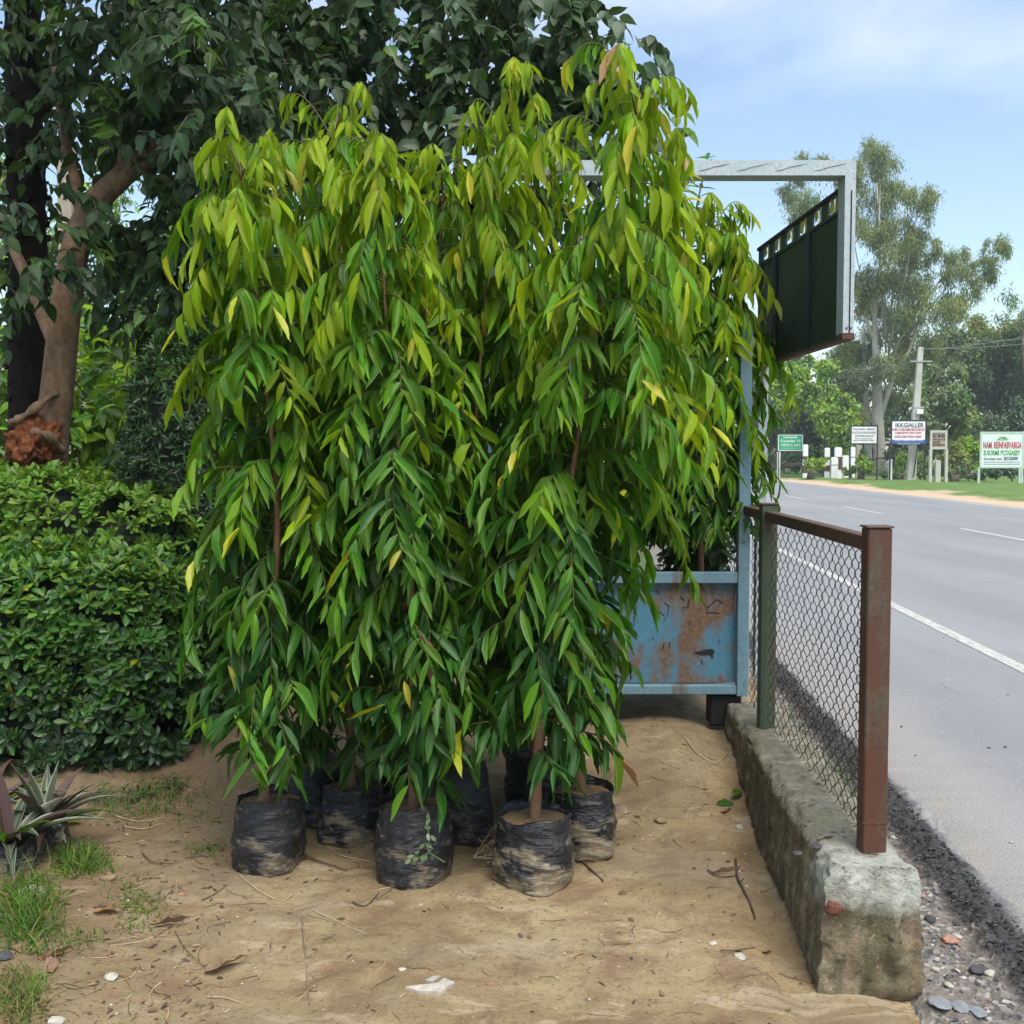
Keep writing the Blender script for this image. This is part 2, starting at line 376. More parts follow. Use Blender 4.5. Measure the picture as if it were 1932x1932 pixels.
def rusty(name, paint, rust1, rust2, cover=.5, scale=7, streak=1.0, rough=.55, fine=(.02, .015, .012)):
    m = newmat(name); b = NB(m); c = b.coord((1, 1, .6)); c0 = b.coord()
    n = b.noise(c, scale, 6, .6, .5); f = b.noise(c0, scale * 9, 6, .7); st = b.noise(b.coord((14, 14, .8)), 2.2, 4, .6)
    r = b.ramp(f, [(.35, rust1), (.65, rust2)])
    p = b.mix(b.ramp(f, [(.3, .5), (.6, 0)]), paint, tuple(x * .55 for x in paint))
    k = b.math('ADD', b.math('MULTIPLY', n, .75), b.math('MULTIPLY', st, .25 * streak))
    mask = b.ramp(k, [(cover - .05, 0), (cover + .05, 1)])
    col = b.mix(mask, p, r)
    col = b.mix(b.ramp(b.noise(b.coord((2.5, 2.5, .8)), scale * 3, 5, .75), [(.64, 0), (.68, .8)]), col, fine)
    b.out(b.bsdf(col, b.mix(mask, (rough,) * 3, (.85,) * 3), 0, b.bump(b.mix(.6, f, mask), .35, .004), .4)); return m
M['blue'] = rusty('rusting blue sheet', (.075, .215, .30), (.115, .065, .042), (.20, .125, .08), .455, 4.2, .5)
M['blueframe'] = rusty('blue grey painted frame', (.16, .27, .32), (.10, .08, .07), (.19, .15, .12), .60, 5)
M['postrust'] = rusty('rusty red brown post', (.095, .038, .022), (.045, .045, .028), (.11, .085, .055), .57, 7, 1.2)
M['postgreen'] = rusty('post with worn green paint', (.050, .072, .040), (.075, .035, .022), (.12, .065, .038), .56, 4)
M['rail'] = rusty('brown rail', (.105, .055, .038), (.05, .03, .022), (.13, .08, .055), .55, 8)
M['galv'] = rusty('galvanised sheet', (.42, .48, .50), (.33, .37, .38), (.50, .55, .57), .52, 9, 1, .45, (.20, .22, .23))
M['darkgreen'] = rusty('dark green board', (.012, .033, .028), (.018, .014, .010), (.030, .020, .014), .66, 3, 1.4, .5, (.004, .005, .005))
M['rustedge'] = flat('rust edge', (.11, .055, .036), .85, 0, .4, 20, .3)
M['yel'] = flat('yellow letter sheet', (.55, .42, .06), .6, 0, .3, 12)
M['cream'] = flat('cream translucent sheet', (.62, .58, .45), .6, 0, .3, 12)
M['wire'] = flat('dark wire', (.055, .040, .032), .6, .4, .4, 40)
M['black'] = flat('black rubber', (.012, .011, .011), .8, 0, .3, 10)
M['dustygreen'] = leafmat('dusty weed leaf', (.16, .23, .11), transl=.2, rough=.6)
def mk_bag(name, seed, dust):
    m = newmat(name); b = NB(m); c = b.coord()
    sp = b.n('SeparateXYZ'); b.l(c, sp.inputs[0])
    wr = b.noise(b.coord((6, 6, 40)), 2.2, 6, .6, 1.6); n = b.noise(b.coord((1, 1, 1.6)), 7 + seed, 5, .6, .5); f = b.noise(c, 60, 5, .7)
    mr = b.n('MapRange'); b.l(sp.outputs[2], mr.inputs[0]); mr.inputs[1].default_value = .24; mr.inputs[2].default_value = .0
    k = b.math('ADD', b.math('MULTIPLY', mr.outputs[0], .55 * dust), b.math('ADD', b.math('MULTIPLY', b.math('SUBTRACT', n, .5), 1.9), b.math('MULTIPLY', b.math('SUBTRACT', wr, .5), .9)))
    mask = b.ramp(k, [(.27, 0), (.42, .55), (.58, .95)])
    dc = b.ramp(f, [(.3, (.15, .115, .07)), (.7, (.33, .265, .175))])
    film = b.ramp(n, [(.35, (.006, .0065, .008)), (.7, (.024, .027, .032))])
    col = b.mix(mask, film, dc)
    b.out(b.bsdf(col, b.mix(mask, (.27,) * 3, (.85,) * 3), 0, b.bump(wr, .7, .012), .6)); return m
M['potsoil'] = flat('granular potting soil', (.46, .30, .14), .95, 0, .7, 70, 1.0)
M['stick'] = flat('pale dry stick', (.28, .19, .12), .8, 0, .5, 30)
M['stick_dk'] = flat('dark dry stick', (.085, .055, .038), .85, 0, .5, 30)
M['straw'] = flat('straw', (.50, .40, .24), .8, 0, .3, 30)
M['dryleaf'] = leafmat('dry curled leaf', (.22, .135, .085), transl=.15, rough=.8, vein=(.33, .24, .16), varv=.5)
M['stone'] = flat('pale stone', (.50, .46, .38), .85, 0, .35, 40, .4)
M['stone_dk'] = flat('dark stone', (.07, .068, .07), .8, 0, .35, 40, .4)
M['slab'] = flat('grey slab', (.24, .25, .26), .8, 0, .3, 30, .5)
M['stone_pk'] = flat('pink terracotta chip', (.42, .22, .16), .85, 0, .35, 40, .4)
M['clod'] = flat('earth clod', (.27, .19, .105), .95, 0, .4, 50)
M['clod_dk'] = flat('damp earth clod', (.13, .085, .045), .95, 0, .4, 50)
M['brick'] = flat('red brick', (.26, .085, .06), .9, 0, .6, 60, .8)
M['white'] = flat('white board', (.78, .78, .76), .5, 0, .06, 2)
M['signblack'] = flat('sign frame black', (.02, .022, .025), .5)
M['signgreen'] = flat('sign green', (.02, .33, .16), .5, 0, .06, 1)
M['signblue'] = flat('sign blue', (.03, .10, .36), .5, 0, .06, 1)
M['inkdark'] = flat('ink dark', (.03, .035, .07), .6)
M['inkred'] = flat('ink red', (.50, .035, .06), .6)
M['inkgreen'] = flat('ink green', (.06, .32, .05), .6)
M['inkgrey'] = flat('ink grey', (.22, .20, .24), .6)
M['signpale'] = flat('pale green sign frame', (.45, .56, .46), .5, 0, .15, 1)
M['signface'] = flat('pale sign face', (.66, .76, .72), .5, 0, .08, 1)
M['signbrown'] = flat('weathered brown board', (.40, .32, .24), .8, 0, .35, 3)
M['poleconc'] = flat('pale concrete pole', (.50, .49, .42), .85, 0, .2, 1)
M['steel'] = flat('weathered insulator steel', (.35, .36, .37), .5, .3)

# ------------------------------------------------------------------ leaf templates and clouds
def leaf_tmpl(prof, droop=.15, fold=.25, wave=0.0, nw=4, ph=0.0, twist=0.0):
    """prof: list of (t, halfwidth 0..0.5). x across, y along, z up. rows of 3."""
    V = []; U = []
    for t, hw in prof:
        for k, sx in enumerate((-1, 0, 1)):
            x = sx * hw; z = -droop * t * t + fold * abs(x) * .22
            if sx: z += wave * math.sin(2 * PI * nw * t + ph + (0 if sx < 0 else 1.3))
            a = twist * t; V.append((x, t - droop * .25 * t * t, z + x * math.sin(a) * .25)); U.append((.5 + sx * .5 * max(hw / .5, .05), t))
    Fq = []
    for i in range(len(prof) - 1):
        for k in range(2):
            a = i * 3 + k; Fq.append((a, a + 1, a + 4, a + 3))
    return np.array(V), np.array(Fq), np.array(U)
LANCE = [(0, .03), (.10, .26), (.26, .46), (.45, .5), (.62, .43), (.78, .27), (.91, .11), (1, .015)]
OBOV = [(0, .06), (.3, .27), (.6, .5), (.85, .38), (1, .05)]
OVATE = [(0, .08), (.14, .40), (.38, .5), (.66, .33), (.88, .10), (1, .01)]
ELL = [(0, .08), (.25, .42), (.55, .5), (.85, .28), (1, .03)]
QUAD = [(0, .18), (.5, .5), (1, .08)]
BLADE = [(0, .5), (.4, .42), (.75, .25), (1, .03)]
T_L = [leaf_tmpl(LANCE, .12, .6, .018, 3.5, 0, .9), leaf_tmpl(LANCE, .30, .8, .022, 4.2, 1, -1.3),
       leaf_tmpl(LANCE, .48, .5, .018, 3, 2, 1.8), leaf_tmpl(LANCE, .02, 1.1, .020, 4, 3, .4), leaf_tmpl(LANCE, -.12, .7, .02, 5, 1, -.6), leaf_tmpl([(0, .03), (.12, .3), (.3, .5), (.45, .34), (.62, .42), (.8, .2), (.92, .12), (1, .01)], .2, .8, .02, 4, 2, .8)]
T_OB = leaf_tmpl(OBOV, .15, .7); T_OV = leaf_tmpl(OVATE, .2, .6); T_EL = leaf_tmpl(ELL, .15, .5)
T_Q = leaf_tmpl(QUAD, .15, .4); T_B = leaf_tmpl(BLADE, .5, .3)

def norm(a): return a / np.maximum(np.linalg.norm(a, axis=-1, keepdims=True), 1e-9)
def frames(D, N):
    Y = norm(D); X = norm(np.cross(Y, N)); Z = np.cross(X, Y); return X, Y, Z
def cloud(name, tmpl, Pp, D, N, L, W, mats, mi=None, parent=None, kind='stuff', smooth=True):
    """one mesh of many leaves; L, W arrays; tmpl may be a list (chosen at random per leaf)."""
    if len(Pp) == 0: return None
    if not isinstance(tmpl, list): tmpl = [tmpl]
    L = np.broadcast_to(L, (len(Pp),)); W = np.broadcast_to(W, (len(Pp),))
    mi = np.zeros(len(Pp), int) if mi is None else np.asarray(mi)
    X, Y, Z = frames(D, N); ch = np.arange(len(Pp)) % len(tmpl)
    CO = []; Q = []; UV = []; MI = []; off = 0
    for k, (tv, tf, tu) in enumerate(tmpl):
        s = ch == k
        if not s.any(): continue
        p, x, y, z, l, ww = Pp[s], X[s], Y[s], Z[s], L[s], W[s]
        co = p[:, None] + x[:, None] * (tv[None, :, 0:1] * ww[:, None, None]) + y[:, None] * (tv[None, :, 1:2] * l[:, None, None]) + z[:, None] * (tv[None, :, 2:3] * l[:, None, None])
        n = len(p); K = len(tv)
        q = tf[None] + (np.arange(n) * K)[:, None, None] + off
        CO.append(co.reshape(-1, 3)); Q.append(q.reshape(-1, 4)); MI.append(np.repeat(mi[s], len(tf)))
        UV.append(np.tile(tu[tf].reshape(-1, 2), (n, 1))); off += n * K
    co = np.concatenate(CO); q = np.concatenate(Q)
    me = bpy.data.meshes.new(name); fill(me, co, q)
    for m in mats: me.materials.append(m)
    me.polygons.foreach_set('material_index', np.concatenate(MI).astype(np.int32))
    if smooth: me.polygons.foreach_set('use_smooth', np.ones(len(q), bool))
    ul = me.uv_layers.new(name='uv'); ul.data.foreach_set('uv', np.concatenate(UV).astype(np.float32).ravel())
    o = bpy.data.objects.new(name, me)
    if kind: o['kind'] = kind
    return link(o, parent)
_LM = {}
def leaf_mesh(key, tmpl, mat):
    k = (key, mat.name)
    if k not in _LM:
        tv, tf, tu = tmpl; me = bpy.data.meshes.new('leaf'); fill(me, tv, tf); me.materials.append(mat)
        me.polygons.foreach_set('use_smooth', np.ones(len(tf), bool))
        ul = me.uv_layers.new(name='uv'); ul.data.foreach_set('uv', tu[tf].reshape(-1, 2).astype(np.float32).ravel())
        _LM[k] = me
    return _LM[k]
def leaf_parts(key, tmpls, Pp, D, N, L, W, mats, mi, parent, name='leaf', first=None):
    """each leaf an object of its own, parent space = world minus parent's location"""
    X, Y, Z = frames(D, N); loc = Vector(parent.location)
    L = np.broadcast_to(L, (len(Pp),)); W = np.broadcast_to(W, (len(Pp),))
    for i in range(len(Pp)):
        j = i % len(tmpls)
        o = bpy.data.objects.new(name, leaf_mesh(key + str(j), tmpls[j], mats[int(mi[i])]))
        a, b_, c_ = X[i] * W[i], Y[i] * L[i], Z[i] * L[i]; p = Vector(Pp[i]) - loc
        o.parent = parent
        o.matrix_local = Matrix(((a[0], b_[0], c_[0], p.x), (a[1], b_[1], c_[1], p.y), (a[2], b_[2], c_[2], p.z), (0, 0, 0, 1)))
        COL.objects.link(o)
def split_leaves(key, tmpls, Pp, D, N, L, W, mats, mi, parent, score, nmax=300, stuffname='foliage'):
    """the nmax with the highest score become parts, the rest one stuff mesh (parent local space)."""
    o = np.argsort(-score); a, b_ = o[:nmax], o[nmax:]
    L = np.broadcast_to(L, (len(Pp),)); W = np.broadcast_to(W, (len(Pp),)); mi = np.asarray(mi)
    leaf_parts(key, tmpls, Pp[a], D[a], N[a], L[a], W[a], mats, mi[a], parent)
    if len(b_): cloud(stuffname, tmpls, Pp[b_] - np.array(parent.location), D[b_], N[b_], L[b_], W[b_], mats, mi[b_], parent)

# ================================================================== SETTING: ground, road
field = MB().add([(-400, -60, -.09), (500, -60, -.09), (500, 600, -.09), (-400, 600, -.09)], [(0, 1, 2, 3)]).build('ground', M['field'])
setp(field, 'wide flat ground reaching away under the trees', kind='structure')
us = np.concatenate([np.linspace(-7, -2.6, 60), np.linspace(-2.57, .70, 190), np.linspace(.72, 1.02, 12)]); ys = np.concatenate([np.linspace(1.0, 5.4, 290), np.linspace(5.45, 12, 60)])
U_, Y_ = np.meshgrid(us, ys); X_ = U_ + SL * Y_
Z_ = gz(X_, Y_)
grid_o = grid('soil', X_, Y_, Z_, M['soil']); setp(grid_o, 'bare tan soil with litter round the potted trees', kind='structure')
# gravel shoulder and broken asphalt lip
us = np.linspace(.86, 1.62, 64); ys = np.linspace(1.3, 8, 480)
U_, Y_ = np.meshgrid(us, ys); X_ = U_ + SL * Y_
lump = np.abs(fbm(X_ * 26, Y_ * 26, 3, .6)); edge = sstep(1.20, 1.28, U_ + .10 * fbm(X_ * 4, Y_ * 4, 2))
flatr = sstep(1.34, 1.44, U_ + .12 * fbm(X_ * 5 + 9, Y_ * 5, 2))
Z_ = -.035 + .012 * fbm(X_ * 30, Y_ * 30, 3, .7) + edge * (1 - flatr) * (.020 + .050 * lump) + flatr * .028 - .07 * sstep(1.0, .87, U_ + .06 * fbm(X_ * 8, Y_ * 8, 2)) - flatr * (.010 * fbm(X_ * 30, Y_ * 30, 3, .7))
setp(grid('road_shoulder', X_, Y_, Z_, M['shoulder']), 'gravel shoulder and crumbled black asphalt edge beside the road', kind='structure')
v = [(RX(.86, 8), 8, -.034), (RX(1.50, 8), 8, -.034), (RX(1.5, 260), 260, -.034), (RX(.86, 260), 260, -.034)]
setp(MB().add(v, [(0, 1, 2, 3)]).build('road_shoulder', M['shoulder']), 'gravel shoulder further along the road', kind='structure')
def strip(name, u0, u1, y0, y1, z, mat, label, ny=2):
    m = MB(); v = []
    for i in range(ny):
        y = y0 + (y1 - y0) * i / (ny - 1); v += [(RX(u0, y), y, z), (RX(u1, y), y, z)]
    m.add(v, [(2 * i, 2 * i + 1, 2 * i + 3, 2 * i + 2) for i in range(ny - 1)])
    return setp(m.build(name, mat), label, kind='structure')
ys = np.concatenate([np.linspace(-4, 1.5, 20), np.arange(1.52, 9, .02), np.linspace(9.2, 260, 120)])
u0 = 1.375 + .05 * fbm(ys * 2.3, ys * 0, 3) + .022 * fbm(ys * 14, ys * 0 + 7, 3, .6)
tt = np.array([0, .004, .03, .12, .4, .7, 1.0]); U_ = u0[:, None] + (13.35 - u0[:, None]) * tt[None]; Y_ = np.tile(ys[:, None], (1, len(tt))); Z_ = np.zeros_like(U_); Z_[:, 0] = -.03
setp(grid('road', U_ + SL * Y_, Y_, Z_, M['asphalt'], smooth=False), 'wide grey asphalt road running away to the right of the fence', kind='structure')
strip('edge_line', 3.01, 3.13, -5, 200, .004, M['paint'], 'white edge line on the near side of the road')
strip('edge_line', 12.86, 13.02, 0, 260, .004, M['paint'], 'white edge line on the far side of the road')
for i, y0 in enumerate((-4, 7.5, 18, 28.6, 39.0, 49.5, 60, 70.5, 81)):
    strip('lane_dash', 7.93, 8.07, y0, y0 + 4.4, .004, M['paint'], 'white dash of the road centre line', 2)
us = np.concatenate([np.linspace(13.3, 20, 40), np.linspace(21, 120, 30)]); ys = np.concatenate([np.linspace(5, 95, 160), np.linspace(97, 260, 20)])
U_, Y_ = np.meshgrid(us, ys); X_ = U_ + SL * Y_
Z_ = -.02 + .10 * sstep(15.2, 17, U_) + .10 * sstep(14.8, 17, U_) * (fbm(X_ * .8, Y_ * .8, 3) + .1)
setp(grid('grass_verge', X_, Y_, Z_, M['verge']), 'sandy shoulder and grass verge across the road', kind='structure')

# ================================================================== low concrete wall
def make_wall():
    y0, y1 = 2.88, 5.15; h = .335; uL, uR = .665, .935
    ny, nh, nw = 150, 22, 18
    # closed profile loop around: left side up, top across, right side down
    prof = []
    for i in range(nh): prof.append((uL, -.06 + (h + .06) * i / nh))
    for i in range(nw): prof.append((uL + (uR - uL) * i / nw, h))
    for i in range(nh + 1): prof.append((uR, h - (h + .06) * i / nh))
    prof = np.array(prof); n = len(prof)
    ys = np.linspace(y0, y1, ny)
    Uc = np.tile(prof[:, 0], (ny, 1)); Zc = np.tile(prof[:, 1], (ny, 1)); Yc = np.tile(ys[:, None], (1, n))
    s = np.arange(n) * .02
    S = np.tile(s, (ny, 1))
    dz = fbm(Yc * 5, S * 18, 4, .55); rough = fbm(Yc * 22, S * 60, 3, .6)
    cu = (uL + uR) / 2; cz = h / 2
    # round the arrises unevenly: pull corner vertices in
    cor = np.exp(-((Uc - uL) ** 2 + (Zc - h) ** 2) / .0004) + np.exp(-((Uc - uR) ** 2 + (Zc - h) ** 2) / .0007)
    chip = cor * (.35 + .9 * np.clip(fbm(Yc * 9, S * 0, 3) + .3, 0, 1)) * .020
    ne = sstep(3.05, 2.88, Yc)
    chip = chip * (1 + .2 * ne)
    du = np.sign(cu - Uc) * chip - (.013 * dz + .012 * rough) * np.sign(cu - Uc) * (np.abs(Zc - h) > .001)
    dzz = -chip * (Zc > h * .8) + (.010 * dz + .005 * rough) * (np.abs(Zc - h) < .03)
    lean = np.where(Uc < cu, -.02 * (1 - Zc / h), .012 * (1 - Zc / h))
    Ux = Uc + du + lean; Zx = Zc + dzz - np.clip(Zc / h, 0, 1) * .06 * (Yc - 2.9) / 2.2
    # near end: uneven, bulging outward a little on the right, with pits
    Yx = Yc + ne * (.02 * fbm(S * 20, S * 4, 3))
    X = Ux + SL * Yx
    co = np.stack([X, Yx, Zx], -1).reshape(-1, 3); idx = np.arange(ny * n).reshape(ny, n)
    q = np.stack([idx[:-1, :-1], idx[1:, :-1], idx[1:, 1:], idx[:-1, 1:]], -1).reshape(-1, 4)
    # near end face: grid blending the profile boundary (left & right sides) across
    k = 24; rows = nh
    ev = []; base = len(co)
    for i in range(nh + 1):
        pl = co[idx[0, i]]; pr = co[idx[0, n - 1 - i]]
        for j in range(k + 1):
            t = j / k; p = pl * (1 - t) + pr * t
            if i == nh:
                jj = nh + min(int(round(t * nw)), nw); p = co[idx[0, jj]].copy()
            bul = math.sin(PI * t) * math.sin(PI * min(1, (i + 1) / (nh + 1)))
            zt = i / nh
            dy = -.02 * bul + bul ** .5 * (.035 * float(fbm(t * 7 + 3, zt * 7, 4, .6)) + .012 * float(fbm(t * 30, zt * 30, 2)))
            if .45 < zt < .62 and t > .78: dy += .03 * bul ** .5
            if .30 < zt < .42 and t < .12: dy += .02
            p = p + np.array([0, dy, 0]); ev.append(p)
    idx2 = base + np.arange((nh + 1) * (k + 1)).reshape(nh + 1, k + 1)
    q2 = np.stack([idx2[:-1, :-1], idx2[:-1, 1:], idx2[1:, 1:], idx2[1:, :-1]], -1).reshape(-1, 4)
    qc = np.array([[idx[-1, 0], idx[-1, nh], idx[-1, nh + nw], idx[-1, n - 1]]])
    co = np.concatenate([co, np.array(ev)]); q = np.concatenate([q, q2, qc])
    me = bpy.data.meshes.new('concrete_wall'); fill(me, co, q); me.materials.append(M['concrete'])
    me.polygons.foreach_set('use_smooth', np.ones(len(q), bool))
    o = bpy.data.objects.new('concrete_wall', me); link(o)
    setp(o, 'low mossy concrete kerb wall with a broken near end under the fence', 'wall'); return o
wall = make_wall()
# red brick showing in the near end
bp = P(1573, 1713, 2.872)
bb = MB().box((0, .006, 0), (.040, .04, .036)); bo = bb.build('brick', M['brick'], wall, loc=bp, bevel=.008); bo.rotation_euler = (.1, .1, .1)
bo['label'] = 'red brick end showing in the mortar'

# ================================================================== chain link fence
fence = thing('chain_link_fence', 'rusty post and rail fence with chain link mesh on the concrete wall', 'fence', (0, 0, 0))
ufence = .83
post_y = [3.02, 4.60, 6.2, 7.7]
pz0, pz1 = .25, 1.30
FS = .0475
def FX(y): return 1.0785 + (y - 3.02) * FS
FANG = math.atan(FS)
def wallh(y): return .335 - .06 * (y - 2.9) / 2.2
pw = .070
R0 = Matrix.Rotation(-RANG, 3, 'Z')
def post(y, mat, u=ufence, top=pz1):
    m = MB(); m.box((0, 0, (top - pz0) / 2), (pw, pw, top - pz0))
    o = m.build('post', mat, fence, loc=(FX(y), y, pz0), bevel=.004); o.rotation_euler = (0, 0, -FANG)
    c = MB().box((0, 0, 0), (pw + .008, pw + .008, .006)).build('post_cap', M['rail'], o, loc=(0, 0, top - pz0 + .004), bevel=.0015)
    return o
post(post_y[0], M['postrust']); post(post_y[1], M['postgreen']); post(post_y[2], M['postrust']); post(post_y[3], M['postgreen'])
wl = MB().box((0, 0, 0), (pw + .003, pw + .003, .003)).build('weld_seam', M['rustedge'], fence, loc=(FX(post_y[0]), post_y[0], pz0 + .175)); wl.rotation_euler = (0, 0, -FANG)
for a, b_ in zip(post_y[:-1], post_y[1:]):
    L_ = (b_ - a - pw); ym = (a + b_) / 2
    o = MB().box((0, 0, 0), (.045, L_, .045)).build('rail', M['rail'], fence, loc=(FX(ym), ym, pz1 - .050), bevel=.003)
    o.rotation_euler = (0, 0, -FANG)
# wires: zigzag helices, two phases of shared mesh
cw, chh = .044, .060
nper = 15
def wire_mesh(ph, seed, sag=0.0):
    r = random.Random(seed); pts = []
    st = 8
    for i in range(nper * st + 1):
        t = i / st; z = t * chh
        a = 2 * PI * (t + ph)
        s = math.sin(a); c = math.cos(a)
        # rounded zigzag across with depth at the crossings
        tri = 2 / PI * math.asin(math.sin(a)) * .55 + s * .45
        pts.append((.004 * c + .0025 * math.sin(z * 3 + seed), tri * cw * .54 + .004 * math.sin(z * 4.1 + seed * 2), z + .003 * math.sin(seed + z * 9)))
    m = MB(); m.tube(pts, .0019, 3, 0, False)
    me = bpy.data.meshes.new('wire'); me.from_pydata(m.v, [], m.f); me.materials.append(M['wire'])
    me.polygons.foreach_set('use_smooth', [True] * len(me.polygons)); return me
WM = [[wire_mesh(0, k) for k in range(3)], [wire_mesh(.5, k + 5) for k in range(3)]]
for bay, (a, b_) in enumerate(zip(post_y[:-1], post_y[1:])):
    if bay > 1: break
    yy = a + pw / 2 + cw * .5; k = 0
    while yy < b_ - pw / 2:
        if 5.06 < yy < 5.19: yy += cw; k += 1; continue
        o = bpy.data.objects.new('wire', WM[k % 2][(k * 7) % 3]); o.parent = fence
        o.location = (FX(yy) + .02 * math.sin((yy - a) * 2.1), yy, wallh(yy) + .012 + .006 * math.sin(yy * 5)); o.rotation_euler = (0, 0, -FANG); COL.objects.link(o)
        yy += cw; k += 1

# ================================================================== blue kiosk frame with sign board
kio = thing('kiosk_frame', 'blue rusty steel kiosk frame with patched lower panel and dark green overhead board', 'kiosk', (0.5, 5.2, .17))
KL = Vector(kio.location)
def kbox(name, c, sz, mat, bev=.003, lab=None):
    o = MB().box((0, 0, 0), sz).build(name, mat, kio, loc=Vector(c) - KL, bevel=bev)
    if lab: o['label'] = lab
    return o
dK = 5.13
pTR = P(1392, 1078, dK); pBR = P(1392, 1308, dK); zb, zt = pBR.z, pTR.z
xr = P(1400, 1200, dK).x; xl = -.09
kbox('rail', ((xl + xr) / 2, dK, zt - .03), (xr - xl - .06, .05, .055), M['blueframe'])
kbox('rail', ((xl + xr) / 2, dK, zb + .022), (xr - xl - .06, .05, .045), M['blueframe'])
pl = kbox('panel', ((xl + xr) / 2, dK + .022, (zt + zb) / 2), (xr - xl - .062, .006, zt - zb - .10), M['blue'], 0, 'dented blue sheet with rust patches and a torn hole')
# torn hole: a dark ragged opening rim and scratches on the panel
def ragged(pts_px, name, mat, parent, d, th=.004):
    vs = [P(x, y, d) - KL - Vector(parent.location) for x, y in pts_px]
    n = len(vs); m = MB(); m.add([v for v in vs] + [v + Vector((0, th, 0)) for v in vs], [tuple(range(n)), tuple(range(2 * n - 1, n - 1, -1))] + [(i, i + n, (i + 1) % n + n, (i + 1) % n) for i in range(n)])
    return m.build(name, mat, parent)
def cx3(x, y): return 1200 / 1.06 + x * .2588 / 1.06, 950 / 1.06 + y * .2588 / 1.06
ragged([cx3(*p) for p in ((730, 1368), (770, 1362), (830, 1347), (872, 1345), (888, 1365), (872, 1390), (876, 1416), (862, 1408), (850, 1388), (800, 1392), (760, 1385))], 'torn_hole', M['black'], pl, dK + .0155, .003)
for s in (((360, 880), (365, 960), (400, 985), (440, 1040), (500, 1090)), ((500, 985), (530, 1010), (528, 1060), (490, 1140)), ((690, 815), (715, 860), (720, 920)),
          ((440, 890), (452, 925)), ((945, 990), (905, 960), (860, 1000), (825, 1025), (828, 1075)), ((828, 1065), (870, 1060), (920, 1070)), ((655, 815), (668, 855)), ((620, 938), (652, 970)),
          ((685, 965), (680, 1020), (630, 1025)), ((700, 1125), (690, 1165)), ((495, 1300), (488, 1350)), ((540, 1290), (535, 1340)), ((265, 1090), (262, 1170)), ((785, 1430), (787, 1465))):
    pts = [P(*cx3(*p), dK + .017) - KL - Vector(pl.location) for p in s]
    MB().tube(pts, [.0026 - .0016 * i / len(pts) for i in range(len(pts))], 4).build('scratch', M['black'], pl)
for z0, z1 in ((zb - .01, 2.18),):
    kbox('corner_post', (xr, dK, (z0 + z1) / 2), (.058, .058, z1 - z0), M['blueframe'])
kbox('corner_post', (xl, dK, (zb + 2.25) / 2), (.058, .058, 2.25 - zb), M['blueframe'])
pg = P(1437, 800, 5.62)
kbox('corner_post', (pg.x, 5.62, (.3 + 2.15) / 2), (.055, .055, 1.85), M['galv'], .003, 'pale galvanised rear post under the overhead board')
kbox('corner_post', (xl, 5.9, (.2 + 2.15) / 2), (.055, .055, 1.95), M['blueframe'])
for y in (-1, 1):   # bolt holes on the front post
    p = P(1403, 1003 + (20 if y > 0 else -22), dK - .03)
    MB().tube([p - KL, p - KL + Vector((0, -.003, 0))], .005, 8).build('bolt', M['black'], kio)
kbox('top_rail', ((xr + pg.x) / 2, 5.38, 2.15), (.04, .44, .04), M['blueframe']).rotation_euler = (0, 0, -math.atan2(pg.x - xr, .49))
kbox('floor_plate', ((xl + xr) / 2, 5.52, zb + .012), (xr - xl - .03, .70, .012), M['blueframe'])
kbox('foot_block', (P(1365, 1330, 5.2).x, 5.2, (zb - .01 + .15) / 2), (.16, .12, zb - .01 - .15), M['black'], .01, 'black rubber block under the kiosk corner')
# overhead board
y0, y1 = 4.36, 5.66
top = P(1597, 308, y0).z; bot = P(1597, 642, y0).z
x0 = P(1596, 500, y0).x; x1 = P(1432, 560, y1).x
dirb = Vector((x1 - x0, y1 - y0, 0)); Lb = dirb.length; ab = math.atan2(dirb.y, dirb.x)
def bbox(name, s0, s1, z0, z1, th, mat, off=0.0, bev=.002, lab=None, par=None):
    c = Vector((x0, y0, 0)) + dirb.normalized() * ((s0 + s1) / 2) + Vector((0, 0, (z0 + z1) / 2))
    nrm = Vector((-dirb.y, dirb.x, 0)).normalized(); c += nrm * off
    o = MB().box((0, 0, 0), (s1 - s0, th, z1 - z0)).build(name, mat, kio, loc=c - KL, bevel=bev)
    o.rotation_euler = (0, 0, ab)
    if lab: o['label'] = lab
    return o
ztp = P(1590, 350, y0).z; ztb = ztp - .085
bbox('board_panel', .05, Lb, bot + .012, ztb - .015, .012, M['darkgreen'], 0, 0, 'dark green sheet streaked with rust')
bbox('board_rail', .03, Lb, ztp - .012, ztp + .006, .03, M['black'])
bbox('board_rail', .03, Lb, ztb - .018, ztb, .026, M['darkgreen'])
bbox('board_rail', .03, Lb, bot, bot + .014, .05, M['rustedge'], -.01)
npan = 6
for i in range(npan + 1):
    s = .06 + (Lb - .1) * i / npan
    bbox('mullion', s - .035, s + .035, ztb + .001, ztp - .013, .014, M['darkgreen'])
for i in range(npan):
    s = .06 + (Lb - .1) * (i + .5) / npan; wdt = (Lb - .1) / npan - .07
    bbox('cutout_letter', s - wdt * .48, s - wdt * .28, ztb + .002, ztp - .014, .004, M['cream'] if i % 2 else M['yel'], .004)
    o = bbox('cutout_letter', s - wdt * .12, s + wdt * .22, ztb + .01 + .012 * (i % 2), ztp - .02, .004, M['yel'], .004)
    o.rotation_euler = (0, .35 if i % 2 else -.25, ab)
for s in (.45, .98):
    bbox('rib', s - .010, s + .010, bot + .014, ztb - .02, .016, M['darkgreen'], .012)
